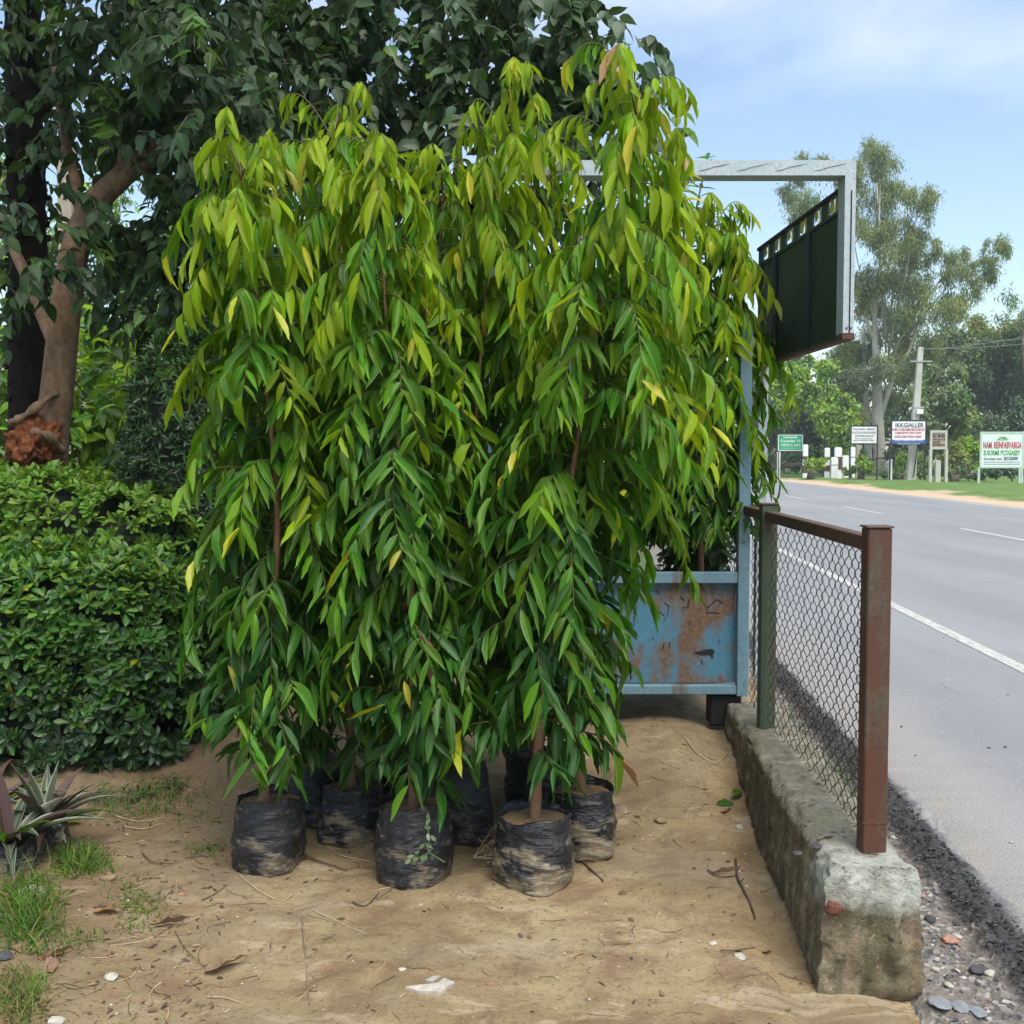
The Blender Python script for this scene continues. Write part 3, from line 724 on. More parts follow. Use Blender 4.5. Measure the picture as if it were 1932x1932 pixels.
# galvanised front frame
tb = .062
def mitre_frame():
    m = MB()
    xa = xl; xb = x0 + .022
    zt_, zb_ = top, bot
    d0, d1 = y0 - .045, y0 + .045
    out_ = [(xb, zb_), (xb, zt_ - .012), (xb - .012, zt_), (xa + .012, zt_), (xa, zt_ - .012), (xa, zb_)]
    inn = [(xb - .045, zb_), (xb - .045, zt_ - tb), (xb - .0451, zt_ - tb), (xa + .0451, zt_ - tb), (xa + .045, zt_ - tb), (xa + .045, zb_)]
    vs = []
    for (x, z), (xi, zi) in zip(out_, inn): vs += [(x, d0, z), (xi, d0, zi), (xi, d1, zi), (x, d1, z)]
    fs = []
    for i in range(5):
        for k in range(4):
            a = i * 4 + k; b2 = i * 4 + (k + 1) % 4; fs.append((a, b2, b2 + 4, a + 4))
    fs += [(0, 3, 2, 1), (20, 21, 22, 23)]
    vs = [Vector(v) - KL for v in vs]
    o = m.add(vs, fs).build('front_frame', M['galv'], kio); o['label'] = 'galvanised sheet steel frame across the top'; return o
mitre_frame()
kbox('seam', (x0 + .004, y0 - .047, (top + bot) / 2 - .05), (.004, .004, (top - bot) * .8), M['black'], 0)
kbox('corner_shoe', (x0, y0, bot + .012), (.052, .095, .028), M['rustedge'], .002)
for dx in (-.008, .010): 
    p = Vector((x0 + dx, y0 - .046, bot + .045)) - KL; MB().tube([p, p + Vector((0, -.003, 0))], .004, 8).build('rivet', M['black'], kio)
for k in range(6):   # crimp streaks on the top sheet
    xx = P(1290 + k * 72 - 120, 320, y0).x; zz = top - .012
    pts = [(xx + .0, y0 - .046, zz - .032), (xx + .03, y0 - .0465, zz - .026), (xx + .06, y0 - .0465, zz - .016), (xx + .10, y0 - .0465, zz - .008), (xx + .13, y0 - .046, zz - .001)]
    MB().tube([Vector(p) - KL for p in pts], [.0008, .0018, .0014, .002, .0008], 4).build('crimp', M['steel'], kio)

# ================================================================== potted mast trees
LM = [M['lf_young'], M['lf_light'], M['lf_mid'], M['lf_dark'], M['lf_yellow'], M['lf_brown']]
def bag(parent, R, H, seed, dust, soil=True, soil_z=None):
    r = random.Random(seed); n, k = 110, 60
    vs = []; fs = []
    ph = [r.uniform(0, 6.28) for _ in range(8)]
    def rad(th, t):
        c_, s_ = math.cos(th), math.sin(th); low = (1 - t) ** 2
        sq = 1 + .035 * math.cos(2 * th + ph[0]) + .03 * math.cos(3 * th + ph[1]) + .05 * low * math.cos(4 * th + ph[2])
        pr = 1.0 + .07 * math.sin(PI * min(t * 1.25, 1)) - .13 * (1 - min(t / .09, 1)) ** 2 - .04 * t * t
        def rg(a, b_): return 1 - abs(2 * float(vn(a, b_))) * 2
        w1 = rg(c_ * 1.3 + seed * 3.7, t * 5.5 + s_ * 1.6 + .8 * math.sin(th + ph[3]))
        w2 = rg(c_ * 2.6 + seed * 1.3 + 9, t * 13 + s_ * 2.3 + 1.2 * math.sin(2 * th + ph[4]))
        w3 = rg(c_ * 4.5 + 20 + seed, t * 30 + s_ * 4.0 + 1.5 * math.sin(2 * th + ph[5]))
        w4 = rg(c_ * 5 + s_ * 3 + seed + t * 5, s_ * 5 + 50)
        wr = .036 * w1 + .030 * w2 * (.4 + .6 * max(w1, 0)) + .016 * w3 + .016 * w4 * t
        return R * sq * pr * (1 + wr - .02)
    lean = r.uniform(-.04, .04)
    for i in range(k + 1):
        t = i / k
        for j in range(n):
            th = 2 * PI * j / n; q = rad(th, t)
            z = H * t + (t ** 4) * .009 * math.sin(2 * th + ph[1]) + .006 * (t ** 4) * math.sin(5 * th + ph[3])
            vs.append((q * math.cos(th) + lean * (t - .5) * H * 2, q * math.sin(th), z * (1 + .03 * math.cos(th + ph[6]))))
    for i in range(3):    # rim folded inwards and down
        for j in range(n):
            a = vs[k * n + j]; s = (.965, .93, .92)[i]; dz = (.004, -.012, -.05)[i]
            vs.append((a[0] * s, a[1] * s, a[2] + dz))
    K = k + 3
    for i in range(K):
        for j in range(n):
            j2 = (j + 1) % n; fs.append((i * n + j, i * n + j2, (i + 1) * n + j2, (i + 1) * n + j))
    fs.append(tuple(range(n - 1, -1, -1)))
    m = MB(); m.add(vs, fs)
    o = m.build('grow_bag', mk_bag('black grow bag film %d' % seed, seed * .37 % 3, dust), parent, True)
    # soil: mounded disc
    m = MB(); vs = []; rr = [0, .25, .5, .75, .95]
    sz = H - .014 if soil_z is None else soil_z
    for q in rr:
        for j in range(24):
            th = 2 * PI * j / 24
            vs.append((q * R * .97 * math.cos(th) + lean * H, q * R * .97 * math.sin(th), sz + .012 * float(vn(q * 9 + seed, th * 3 + 9)) - .012 * q))
    fs = []
    for i in range(4):
        for j in range(24):
            j2 = (j + 1) % 24; fs.append((i * 24 + j, i * 24 + j2, (i + 1) * 24 + j2, (i + 1) * 24 + j))
    m.add(vs, fs).build('soil', M['potsoil'], parent, True)
    return o
def mast_tree(label, px, py, R, H, path_px, top_px, seed, nb=62, hmin=.42, rad=.30, dust=.8, base=None, bright=.0, rmul=None, sagpath=True, ylw=.03, dwell=None):
    g = G(px, py) if base is None else Vector(base)
    bx, by = g.x, g.y + (R * .95 if base is None else 0)
    bz = float(gz(bx, by)) - .012 if base is None or base[2] == 0 else base[2]
    t = thing('potted_tree', label, 'potted tree', (bx, by, bz), 0, 'potted mast tree saplings in black grow bags')
    bag(t, R, H, seed, dust)
    r = random.Random(seed)
    # stem path (world)
    pts = [Vector((bx, by, bz + H - .08))] + [P(x, y, by + r.uniform(-.02, .02)) for x, y in path_px] + [P(top_px[0], top_px[1] + (58 if top_px[1] < 300 else 10), by)]
    # smooth by catmull
    sm = []
    for i in range(len(pts) - 1):
        p0, p1, p2, p3 = pts[max(i - 1, 0)], pts[i], pts[i + 1], pts[min(i + 2, len(pts) - 1)]
        for k in range(8):
            u = k / 8; sm.append(.5 * ((2 * p1) + (p2 - p0) * u + (2 * p0 - 5 * p1 + 4 * p2 - p3) * u * u + (3 * p1 - p0 - 3 * p2 + p3) * u ** 3))
    sm.append(pts[-1]); n = len(sm); o = Vector(t.location)
    MB().tube([p - o for p in sm], [.021 * max(.06, 1 - 1.02 * (i / n)) + .001 for i in range(n)], 9).build('trunk', M['stem'], t, True)
    zb_, zt_ = sm[0].z, sm[-1].z
    def at(z):
        for i in range(n - 1):
            if sm[i + 1].z >= z: 
                f = (z - sm[i].z) / max(1e-6, sm[i + 1].z - sm[i].z); return sm[i].lerp(sm[i + 1], f)
        return sm[-1]
    LP, LD, LN, LL, LW, LMi = [], [], [], [], [], []
    camv = Vector((0, 0, CAMH))
    for b in range(nb):
        f = (b + r.random()) / nb; z = bz + hmin + (zt_ - bz - hmin) * f ** .95
        st = at(z); az = b * 2.399963 + r.uniform(-.5, .5) + seed
        # low branches hang to all sides; more of them to the open front
        out_ = Vector((math.cos(az), math.sin(az), 0))
        if out_.y > .3 and r.random() < .35: out_.y = -out_.y
        prof = .85 + .30 * math.sin(PI * min(1, f * 1.05)) if f < .85 else (1.05 - (f - .85) * 2.4)
        L = rad * r.uniform(.75, 1.3) * max(prof, .45)
        if rmul: L *= rmul(out_, z, f)
        up = r.uniform(.1, .6) if f < .86 else r.uniform(.7, 1.5)
        dr = r.uniform(.40, 1.05) if f > .12 else r.uniform(.2, .5)
        if f >= .86: dr = r.uniform(.9, 1.5)
        if f >= .93: up = r.uniform(1.4, 2.4); dr = r.uniform(1.0, 1.5)
        m = 11; bp = []
        swing = r.uniform(-.35, .35)
        for k in range(m + 1):
            s = k / m; side = Vector((-out_.y, out_.x, 0)) * swing * s * s * L
            bp.append(st + out_ * (L * (s * 1.05 - .18 * s * s)) + side + Vector((0, 0, L * (up * s - dr * s * s * (1 + .3 * s)))))
        wrr = [.0032 * (1 - .75 * k / m) for k in range(m + 1)]
        MB().tube([p - o for p in bp], wrr, 4).build('branch', M['twig'], t, True)
        blen = sum((bp[k + 1] - bp[k]).length for k in range(m)); nl = max(8, int(blen / .0225))
        # flush colour of this branch
        hl = f + bright + r.uniform(-.22, .22)
        for k in range(nl):
            s = .12 + .88 * (k + .5) / nl; kk = min(int(s * m), m - 1); p = bp[kk].lerp(bp[kk + 1], s * m - kk)
            tg = (bp[kk + 1] - bp[kk]).normalized(); sd = tg.cross(Vector((0, 0, 1)))
            if sd.length < .1: sd = Vector((r.uniform(-1, 1), r.uniform(-1, 1), 0))
            sd.normalize(); sgn = 1 if k % 2 else -1
            dn = r.uniform(.35, 1.15) + (.85 if f > .72 else 0)
            D = tg * r.uniform(.25, .6) + sd * sgn * r.uniform(.40, .85) + Vector((0, 0, -dn)) + out_ * r.uniform(-.05, .45) + Vector((r.uniform(-.25, .25), r.uniform(-.25, .25), 0))
            D.normalize()
            Nn = Vector((0, 0, .9)) + out_ * r.uniform(.4, 1.1) + sd * sgn * r.uniform(-.2, .6) + Vector((r.uniform(-.3, .3), r.uniform(-.3, .3), 0))
            L_ = r.uniform(.095, .205) * (1 if s < .8 else .85) * (1.0 if f < .93 else .8); W_ = .011 + L_ * r.uniform(.085, .130)
            q = hl + (s - .5) * .35 + r.uniform(-.15, .15)
            if s > .9 and r.random() < ylw * (2.2 if f < .75 else 9): mi = 4
            elif r.random() < ylw * .18: mi = 4 if r.random() < .7 else 5
            elif q > .86: mi = 0
            elif q > .60: mi = 1
            elif q > .28: mi = 2
            else: mi = 3
            if mi == 3 and s > .85 and r.random() < .25: mi = 1
            LP.append(p); LD.append(D); LN.append(Nn); LL.append(L_); LW.append(W_); LMi.append(mi)
    for a_ in range(26):     # young flush at the very top
        p = sm[-1] - Vector((0, 0, r.uniform(0, .16))); az = r.uniform(0, 6.28); h_ = Vector((math.cos(az), math.sin(az), 0))
        LP.append(p + h_ * r.uniform(.01, .07)); LD.append((h_ * r.uniform(.3, .9) + Vector((0, 0, r.uniform(-1.6, .2)))).normalized()); LN.append(h_ + Vector((0, 0, .5)))
        l_ = r.uniform(.06, .14); LL.append(l_); LW.append(l_ * .19); LMi.append(0 if r.random() < .85 else 4)
    LP, LD, LN = (np.array([tuple(v) for v in a]) for a in (LP, LD, LN)); LL, LW, LMi = np.array(LL), np.array(LW), np.array(LMi)
    tips = LP + LD * LL[:, None]
    ax = np.array([sm[n // 2].x, sm[n // 2].y])
    rel = LP[:, :2] - np.array([[at(z).x, at(z).y] for z in LP[:, 2]])
    score = -rel[:, 1] + .35 * np.abs(rel[:, 0]) + .25 * (LP[:, 2] > zt_ - .4)
    split_leaves('mast', T_L, LP, LD, LN, LL, LW, LM, LMi, t, score, 300)
    return t
mast_tree('potted mast tree in the muddy bag with open brown soil, front right of the group', 1010, 1692, .138, .25, [(1016, 1400), (1030, 1240), (1078, 900), (1128, 600)], (1208, 118), 11, 84, 0.46, .30, 1.15, bright=.02,
          rmul=lambda o, z, f: (1.25 if .35 < f < .8 else .72) if o.x > .2 else 1.0)
mast_tree('potted mast tree in the shiny black bag with a small weed, front middle', 775, 1680, .137, .29, [(780, 1300), (770, 1000), (735, 700)], (710, 218), 12, 84, .43, .28, .55, bright=-.04, rmul=lambda o, z, f: .7 if o.x > .15 and f > .25 else 1.0)
mast_tree('potted mast tree in the wrinkled black bag, front left of the group', 493, 1652, .127, .27, [(497, 1430), (515, 1150), (523, 950), (500, 700), (480, 500)], (450, 240), 13, 84, 0.40, .275, .6, bright=-.02)
mast_tree('potted mast tree in the greyish dusty bag right behind the front right one', 1103, 1627, .122, .26, [(1085, 1350), (1085, 1150), (1110, 900), (1160, 600)], (1262, 245), 14, 82, 0.40, .30, 1.3, bright=.0,
          rmul=lambda o, z, f: (1.2 if .38 < f < .8 else .68) if o.x > .1 else 1.0)
mast_tree('potted mast tree in the half hidden bag between the front left and middle ones', 655, 1592, .118, .24, [(660, 1300), (650, 1000), (650, 700)], (632, 172), 15, 74, 0.39, .28, .8, bright=-.02)
mast_tree('potted mast tree in the plain black bag behind the front middle one', 866, 1594, .125, .30, [(868, 1300), (880, 1000), (905, 700)], (942, 150), 16, 78, .43, .28, .35, bright=.02, rmul=lambda o, z, f: .72 if o.x < -.15 and f > .25 else 1.0)
mast_tree('potted mast tree in deep shade behind the front left bag', 590, 1560, .115, .24, [(580, 1300), (560, 1000), (545, 700)], (512, 250), 17, 66, 0.39, .27, .4, bright=-.03)
mast_tree('potted mast tree almost hidden behind the front right bag', 1010, 1556, .115, .26, [(1005, 1250), (1000, 950), (1000, 650)], (1010, 222), 18, 70, 0.39, .28, .4)
mast_tree('potted mast tree hidden at the back of the group, its short top in the dip', 745, 1530, .115, .26, [(760, 1250), (790, 950), (815, 650)], (838, 322), 19, 60, 1.1, .31, .4, bright=-.06)
kz = zb + .03
mast_tree('leafy potted mast tree standing inside the kiosk frame by its right post', 0, 0, .12, .24, [(1322, 1050), (1318, 800)], (1345, 430), 20, 118, .80, .38, .5, base=(.99, 5.36, kz), bright=.02, ylw=.02, rmul=lambda o, z, f: (.9 if f < .6 else 1.0) if o.x > .1 else 1.0)
mast_tree('leafy potted mast tree inside the kiosk frame, left of the one by the post', 0, 0, .12, .24, [(1175, 1050), (1180, 800)], (1200, 470), 21, 74, .66, .36, .5, base=(.62, 5.40, kz), bright=.06, ylw=.03)

# small weed growing at the front middle bag
wd = thing('weed', 'small dusty green weed sprouting against the front middle black bag', 'weed', tuple(G(790, 1672)), 0)
def wpx(x, y): return P((600 + x * .3623) / 1.06, (1348 + y * .3623) / 1.06, 3.455)
o_ = Vector(wd.location)
for path in (((800, 1040), (712, 985), (706, 760)), ((712, 985), (640, 1025)), ((712, 985), (690, 930)), ((712, 985), (735, 960))):
    MB().tube([wpx(*p) - o_ for p in path], .0016, 4).build('stem', M['dustygreen'], wd)
wl_ = [(706, 770), (716, 800), (698, 830), (722, 850), (704, 880), (724, 890), (685, 935), (660, 975), (675, 1000), (628, 1000), (610, 1022), (640, 1030), (730, 1000), (700, 1000), (728, 960), (655, 1020)]
A = np.array([tuple(wpx(*p)) for p in wl_]); rr = rng.normal(size=(len(wl_), 3)); rr[:, 2] -= .3; rr[:, 1] *= .3
leaf_parts('weed', [T_EL], A, rr, np.tile([0.1, -1, .3], (len(wl_), 1)) + rng.normal(size=(len(wl_), 3)) * .2, .026, .014, [M['dustygreen']], np.zeros(len(wl_)), wd)

# ================================================================== hedges at the left
def hedge(name, label, cat, c, half, nros, leafL, mats, split, seed, power=3, top_bright=True, kind_t=T_OB, per=7, npart=300, wratio=.42, core=True):
    g = np.random.default_rng(seed); t = thing(name, label, cat, (c[0], c[1], c[2]))
    th = g.normal(size=(nros, 3)); th[:, 2] = th[:, 2] * .9 + .25; th = norm(th)
    # superellipsoid surface
    s = (np.abs(th) ** power).sum(1) ** (-1 / power); loc = th * s[:, None] * np.array(half)
    nn = norm(np.sign(th) * np.abs(th) ** (power - 1) / np.array(half) + 1e-6)
    lump = 1 + .20 * np.array([float(fbm(a[0] * 3 + a[2] * 2 + seed, a[1] * 3 + a[2] * 2.7, 3)) for a in loc])
    depth = 1 - .10 * g.random(nros) ** 2
    loc = loc * (lump * depth)[:, None]
    keep = (loc[:, 1] < half[1] * .55) & (loc[:, 2] > -half[2] * .98); loc, nn = loc[keep], nn[keep]
    n = len(loc)
    axd = norm(nn + np.array([0, -.1, .55]) + g.normal(size=(n, 3)) * .3)
    PP = []; DD = []; NN = []; LL = []; MI = []
    ref = norm(np.cross(axd, g.normal(size=(n, 3)))); bit = np.cross(axd, ref)
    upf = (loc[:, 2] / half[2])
    for k in range(per):
        a = 2 * PI * k / per + g.random(n) * .6; el = g.uniform(.15, .75, n) if k < per - 2 else g.uniform(.7, 1.3, n)
        d = ref * np.cos(a)[:, None] + bit * np.sin(a)[:, None]
        D = norm(d * np.cos(el)[:, None] + axd * np.sin(el)[:, None]); PP.append(loc + axd * (.012 * (k % 3 - 1))[..., None] if False else loc + axd * .01 * (k % 3 - 1)); DD.append(D)
        NN.append(axd + g.normal(size=(n, 3)) * .15); LL.append(leafL * g.uniform(.7, 1.2, n))
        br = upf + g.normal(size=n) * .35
        mi_ = np.where(br > split[0], 0, np.where(br > split[1], 1, 2)); mi_[g.random(n) < .003] = 3; MI.append(mi_)  # brighter leaves high, darker low: light from above put into leaf colour
    PP, DD, NN = map(np.concatenate, (PP, DD, NN)); LL = np.concatenate(LL); MI = np.concatenate(MI)
    PW = PP + np.array(c)
    score = -np.linalg.norm(PW - np.array([0, 0, 1.5]), axis=1) + g.random(len(PW)) * .35
    mats = list(mats) + [M['lf_yellow']]
    # only leaves inside the picture become parts
    px = PW[:, 0] / PW[:, 1] * 1932 + 966; score = np.where((px < 8) | (DD[:, 1] > .5), score - 9, score)
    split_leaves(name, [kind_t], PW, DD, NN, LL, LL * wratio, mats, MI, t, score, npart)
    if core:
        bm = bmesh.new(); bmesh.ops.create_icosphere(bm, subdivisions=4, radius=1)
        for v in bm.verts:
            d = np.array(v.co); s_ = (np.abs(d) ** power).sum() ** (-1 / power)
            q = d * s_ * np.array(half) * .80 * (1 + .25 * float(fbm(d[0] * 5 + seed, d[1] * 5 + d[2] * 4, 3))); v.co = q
        me = bpy.data.meshes.new('dark_core'); bm.to_mesh(me); bm.free(); me.materials.append(M['shell'])
        o = bpy.data.objects.new('dark_core', me); o['kind'] = 'stuff'; link(o, t)  # solid dark core added inside, standing in for the shade between leaves
    return t
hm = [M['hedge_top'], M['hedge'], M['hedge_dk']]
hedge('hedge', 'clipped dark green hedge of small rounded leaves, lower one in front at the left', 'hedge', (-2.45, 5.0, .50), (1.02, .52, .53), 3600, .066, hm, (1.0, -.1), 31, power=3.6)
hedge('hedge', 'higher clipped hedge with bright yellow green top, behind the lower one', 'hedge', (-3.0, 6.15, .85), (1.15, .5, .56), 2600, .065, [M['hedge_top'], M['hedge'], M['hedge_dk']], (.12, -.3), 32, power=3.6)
hedge('shrub', 'dark upright shrub with fine leaves beside the potted trees', 'shrub', (-1.95, 6.3, 1.15), (.42, .42, 1.05), 2600, .055, [M['hedge'], M['hedge_dk'], M['hedge_dk']], (1.0, .2), 33, power=2.6, kind_t=T_EL, per=6, npart=120, wratio=.3)
hedge('shrub', 'dense dark shrub added behind the potted trees to keep their gaps dark', 'shrub', (-.75, 6.9, 1.4), (1.25, .5, 1.45), 2600, .085, [M['hedge_dk'], M['hedge_dk'], M['hedge_dk']], (1.0, .2), 34, power=3, kind_t=T_EL, per=6, npart=20, wratio=.4)  # mostly unseen, added so the gaps between the potted trees read dark

# bright bush behind
def bush(label, c, half, n, L, mats, pr, seed, tm=T_EL, wr=.4, name='bush', cat='bush', npart=100, hang=.4):
    g = np.random.default_rng(seed); t = thing(name, label, cat, tuple(c))
    d = norm(g.normal(size=(n, 3))); rr = g.random(n) ** .45; loc = d * rr[:, None] * np.array(half)
    loc = loc * (1 + .5 * np.array([float(vn(a[0] * 2 + seed, a[1] * 2 + a[2] * 2)) for a in loc]))[:, None]
    D = norm(d * .6 + g.normal(size=(n, 3)) * .6 - np.array([0, 0, hang])); N = norm(d + np.array([0, 0, .8]) + g.normal(size=(n, 3)) * .4)
    LL = L * g.uniform(.6, 1.3, n); MI = g.choice(len(mats), n, p=pr); PW = loc + np.array(c)
    if npart: split_leaves(name, [tm], PW, D, N, LL, LL * wr, mats, MI, t, -PW[:, 1] + g.random(n) * .5, npart)
    else: cloud('foliage', tm, loc, D, N, LL, LL * wr, mats, MI, t)
    m = MB()
    for k in range(5):
        a = k * 1.3; m.tube([(0.05 * math.cos(a), .05 * math.sin(a), -half[2] - .2), (.5 * half[0] * math.cos(a), .5 * half[1] * math.sin(a), 0), (.7 * half[0] * math.cos(a), .6 * half[1] * math.sin(a), half[2] * .6)], [.02, .014, .005], 5)
    m.build('stem', M['bark_far'], t, True); return t
bush('bright yellow green broad leaved bush behind the brown trunk', (-4.65, 11.6, 1.9), (.95, .8, 1.35), 1500, .24, [M['bush_yg'], M['can_bright'], M['hedge']], [.55, .3, .15], 41, wr=.36)
bush('bright yellow green bush at the left edge behind the black trunk', (-5.9, 11.8, 1.8), (.8, .8, 1.3), 1000, .24, [M['bush_yg'], M['can_bright'], M['hedge']], [.5, .3, .2], 42, wr=.34)
bush('yellow green bush to the right of the bright one, half behind the dark shrub', (-3.6, 11.2, 1.85), (.8, .7, 1.3), 1100, .20, [M['bush_yg'], M['can_bright'], M['hedge']], [.4, .35, .25], 43, wr=.36)

bush('dark broad leaved potted plant just behind the top rail of the blue panel', (1.02, 5.66, .96), (.26, .16, .34), 420, .085, [M['hedge_dk'], M['can_dark'], M['hedge']], [.6, .3, .1], 44, wr=.5, name='shrub', cat='shrub')
# ================================================================== shade trees at the left and overhead
def tube_path(pts, n=8):
    sm = []
    for i in range(len(pts) - 1):
        p0, p1, p2, p3 = pts[max(i - 1, 0)], pts[i], pts[i + 1], pts[min(i + 2, len(pts) - 1)]
        for k in range(n):
            u = k / n; sm.append(.5 * ((2 * p1) + (p2 - p0) * u + (2 * p0 - 5 * p1 + 4 * p2 - p3) * u * u + (3 * p1 - p0 - 3 * p2 + p3) * u ** 3))
    sm.append(pts[-1]); return sm
def sprays(t, g, anchors, mats, pr, L, tm, key, nper=13, npart=300, wr=.5, spread=.25, hang=.7, vis=None):
    """hanging leafy twigs from anchor points (world)"""
    o = Vector(t.location); PP, DD, NN, LL, MI = [], [], [], [], []; m = MB()
    for a in anchors:
        a = np.array(a); az = g.uniform(0, 2 * PI); h = np.array([math.cos(az), math.sin(az), 0]); Lb_ = g.uniform(.25, .55)
        pts = [a + h * Lb_ * s * (1 - .3 * s) + np.array([0, 0, -hang * Lb_ * s * s + .1 * Lb_ * s]) for s in np.linspace(0, 1, 5)]
        m.tube([Vector(p) - o for p in pts], [.004, .0035, .003, .002, .001], 3, 0, False)
        bm_ = g.choice(len(mats), p=pr)
        for k in range(nper):
            s = (k + .6) / nper; i = min(int(s * 4), 3); p = pts[i] + (pts[i + 1] - pts[i]) * (s * 4 - i)
            sd = np.array([-h[1], h[0], 0]) * (1 if k % 2 else -1)
            PP.append(p + g.normal(size=3) * .015); DD.append(h * .35 + sd * g.uniform(.3, .9) + np.array([0, 0, -g.uniform(.2, 1.3)]) + g.normal(size=3) * .25)
            NN.append(np.array([0, -.4, .8]) + g.normal(size=3) * .45); LL.append(L * g.uniform(.65, 1.2)); MI.append(bm_ if g.random() < .75 else g.choice(len(mats), p=pr))
    m.build('twig', M['bark_far'], t)['kind'] = 'stuff'
    PP, DD, NN, LL, MI = map(np.array, (PP, DD, NN, LL, MI))
    X = PP[:, 0] / PP[:, 1] * 1932 + 966; Yp = 868 - (PP[:, 2] - 1.5) / PP[:, 1] * 1932
    inside = (X > 0) & (X < 1932) & (Yp > 0) & (Yp < 1932)
    score = np.where(inside, 0, -50) - PP[:, 1] + g.random(len(PP)) * .8
    split_leaves(key, [tm], PP, DD, NN, LL, LL * wr, mats, MI, t, score, npart)
def px_anchors(g, boxes):
    """boxes: (px0,px1,py0,py1,d0,d1,n)"""
    out_ = []
    for a, b_, c_, d_, e, f_, n in boxes:
        for i in range(n): out_.append(P(g.uniform(a, b_), g.uniform(c_, d_), g.uniform(e, f_)))
    return out_
# brown trunk tree
dB = 6.75
bt = thing('shade_tree', 'brown forked tree with a torn burl at its foot and dark leaves overhead', 'tree', tuple(P(85, 900, dB)), 0)
bt.location.z = .15; o_ = Vector(bt.location)
tr = tube_path([Vector((P(92, 900, dB).x, dB, .1)), P(95, 860, dB), P(108, 740, dB), P(120, 620, dB), P(140, 480, dB), P(172, 395, dB + .05), P(232, 332, dB + .1), P(330, 250, dB + .25), P(420, 150, dB + .5), P(520, -20, dB + .9), P(600, -200, dB + 1.2)])
n = len(tr); MB().tube([p - o_ for p in tr], [.125 - .002 * i if i < 8 else .112 * (1 - .65 * (i - 8) / (n - 8)) for i in range(n)], 14).build('trunk', M['bark_brown'], bt, True)
for pts, r0 in ((((112, 660), (80, 590), (45, 510), (0, 430), (-80, 330)), .06), (((165, 448), (210, 440), (262, 438), (330, 420)), .032), (((235, 330), (250, 200), (300, 60), (330, -120)), .06),
                (((330, 250), (420, 260), (520, 240), (620, 180)), .035), (((140, 480), (150, 380), (120, 250), (100, 100), (90, -100)), .045)):
    pp = tube_path([P(x, y, dB + .08 + .2 * i) for i, (x, y) in enumerate(pts)], 5); k = len(pp)
    MB().tube([p - o_ for p in pp], [r0 * (1 - .7 * i / k) for i in range(k)], 8).build('limb', M['bark_brown'], bt, True)
q_ = P(530, -40, dB + .95)  # unseen limbs added to carry the shading leaf sprays above the picture
for pts in (((-2.0, 6.6, 5.5), (-2.1, 4.6, 5.6), (-2.0, 2.0, 5.7)), ((-2.6, 6.4, 5.6), (-3.4, 4.8, 5.8), (-4.0, 3.0, 5.9)), ((-1.4, 6.4, 5.5), (-1.2, 5, 5.8), (-1.1, 3.0, 6.0))):
    pp = tube_path([q_] + [Vector(p) for p in pts], 5); k = len(pp)
    MB().tube([p - o_ for p in pp], [.055 * (1 - .75 * i / k) for i in range(k)], 8).build('limb', M['bark_brown'], bt, True)
# torn burl
bm = bmesh.new(); bmesh.ops.create_icosphere(bm, subdivisions=5, radius=1)
for v in bm.verts:
    d = np.array(v.co); f1 = float(fbm(d[0] * 2.2 + 5, d[2] * 2.2 + d[1], 4, .6)); f2 = float(fbm(d[0] * 8 + d[1] * 3, d[2] * 8 + 3, 3, .7))
    s_ = 1 + .45 * f1 + .22 * f2; v.co = (d[0] * .165 * s_, d[1] * .15 * s_, d[2] * .19 * s_)
me = bpy.data.meshes.new('burl'); bm.to_mesh(me); bm.free(); me.materials.append(M['bark_red'])
me.polygons.foreach_set('use_smooth', [True] * len(me.polygons))
bu = bpy.data.objects.new('burl', me); bu.location = P(66, 835, dB - .10) - o_; link(bu, bt)
for a, b_, c_, rr_ in (((30, 795), (60, 775), (105, 740), .035), ((20, 800), (35, 790), (62, 800), .028), ((60, 815), (90, 820), (120, 850), .035)):
    pp = tube_path([P(*a, dB - .2), P(*b_, dB - .22), P(*c_, dB - .1)], 4)
    MB().tube([p - o_ for p in pp], [rr_ * (.7 + .3 * math.sin(i * 1.7)) for i in range(len(pp))], 7).build('torn_root', M['bark_brown'], bt, True)
g = np.random.default_rng(51)
anch = px_anchors(g, [(120, 480, -20, 290, 6.3, 7.6, 150), (270, 440, 300, 470, 6.4, 7.2, 42), (215, 400, 430, 620, 6.5, 7.4, 46), (260, 640, -60, 250, 6.6, 7.8, 90),
                      (-60, 160, 330, 520, 6.2, 6.6, 16), (40, 110, 500, 600, 6.2, 6.5, 4), (300, 460, 20, 300, 5.6, 6.2, 34), (-100, 500, -500, -40, 5.8, 8, 160)])
anch += [Vector((g.uniform(-5.2, -.9), g.uniform(1.2, 6.0), g.uniform(4.3, 6.8))) for _ in range(330)]   # unseen crown extension above the picture, added to shade the left of the garden
sprays(bt, g, anch, [M['can_dark'], M['can_grey'], M['can_bright']], [.58, .32, .10], .125, T_OV, 'shade', 13, 300, .52)
# black trunk tree
dK2 = 7.9
kt = thing('shade_tree', 'tall straight black barked trunk tree at the left edge', 'tree', (P(55, 760, dK2).x, dK2, .1), 0); o_ = Vector(kt.location)
pp = [Vector((P(58, 900, dK2).x, dK2, .05))] + [P(x, y, dK2) for x, y in ((55, 760), (52, 550), (50, 350), (45, 150), (42, -50), (40, -400), (60, -900))]
pp = tube_path(pp, 10); m = MB(); g2 = random.Random(5)
m.tube([p - o_ for p in pp], [(.155 - .0006 * i) * (1 + .05 * math.sin(i * 2.4) + g2.uniform(-.03, .03)) for i in range(len(pp))], 16); m.build('trunk', M['bark_black'], kt, True)
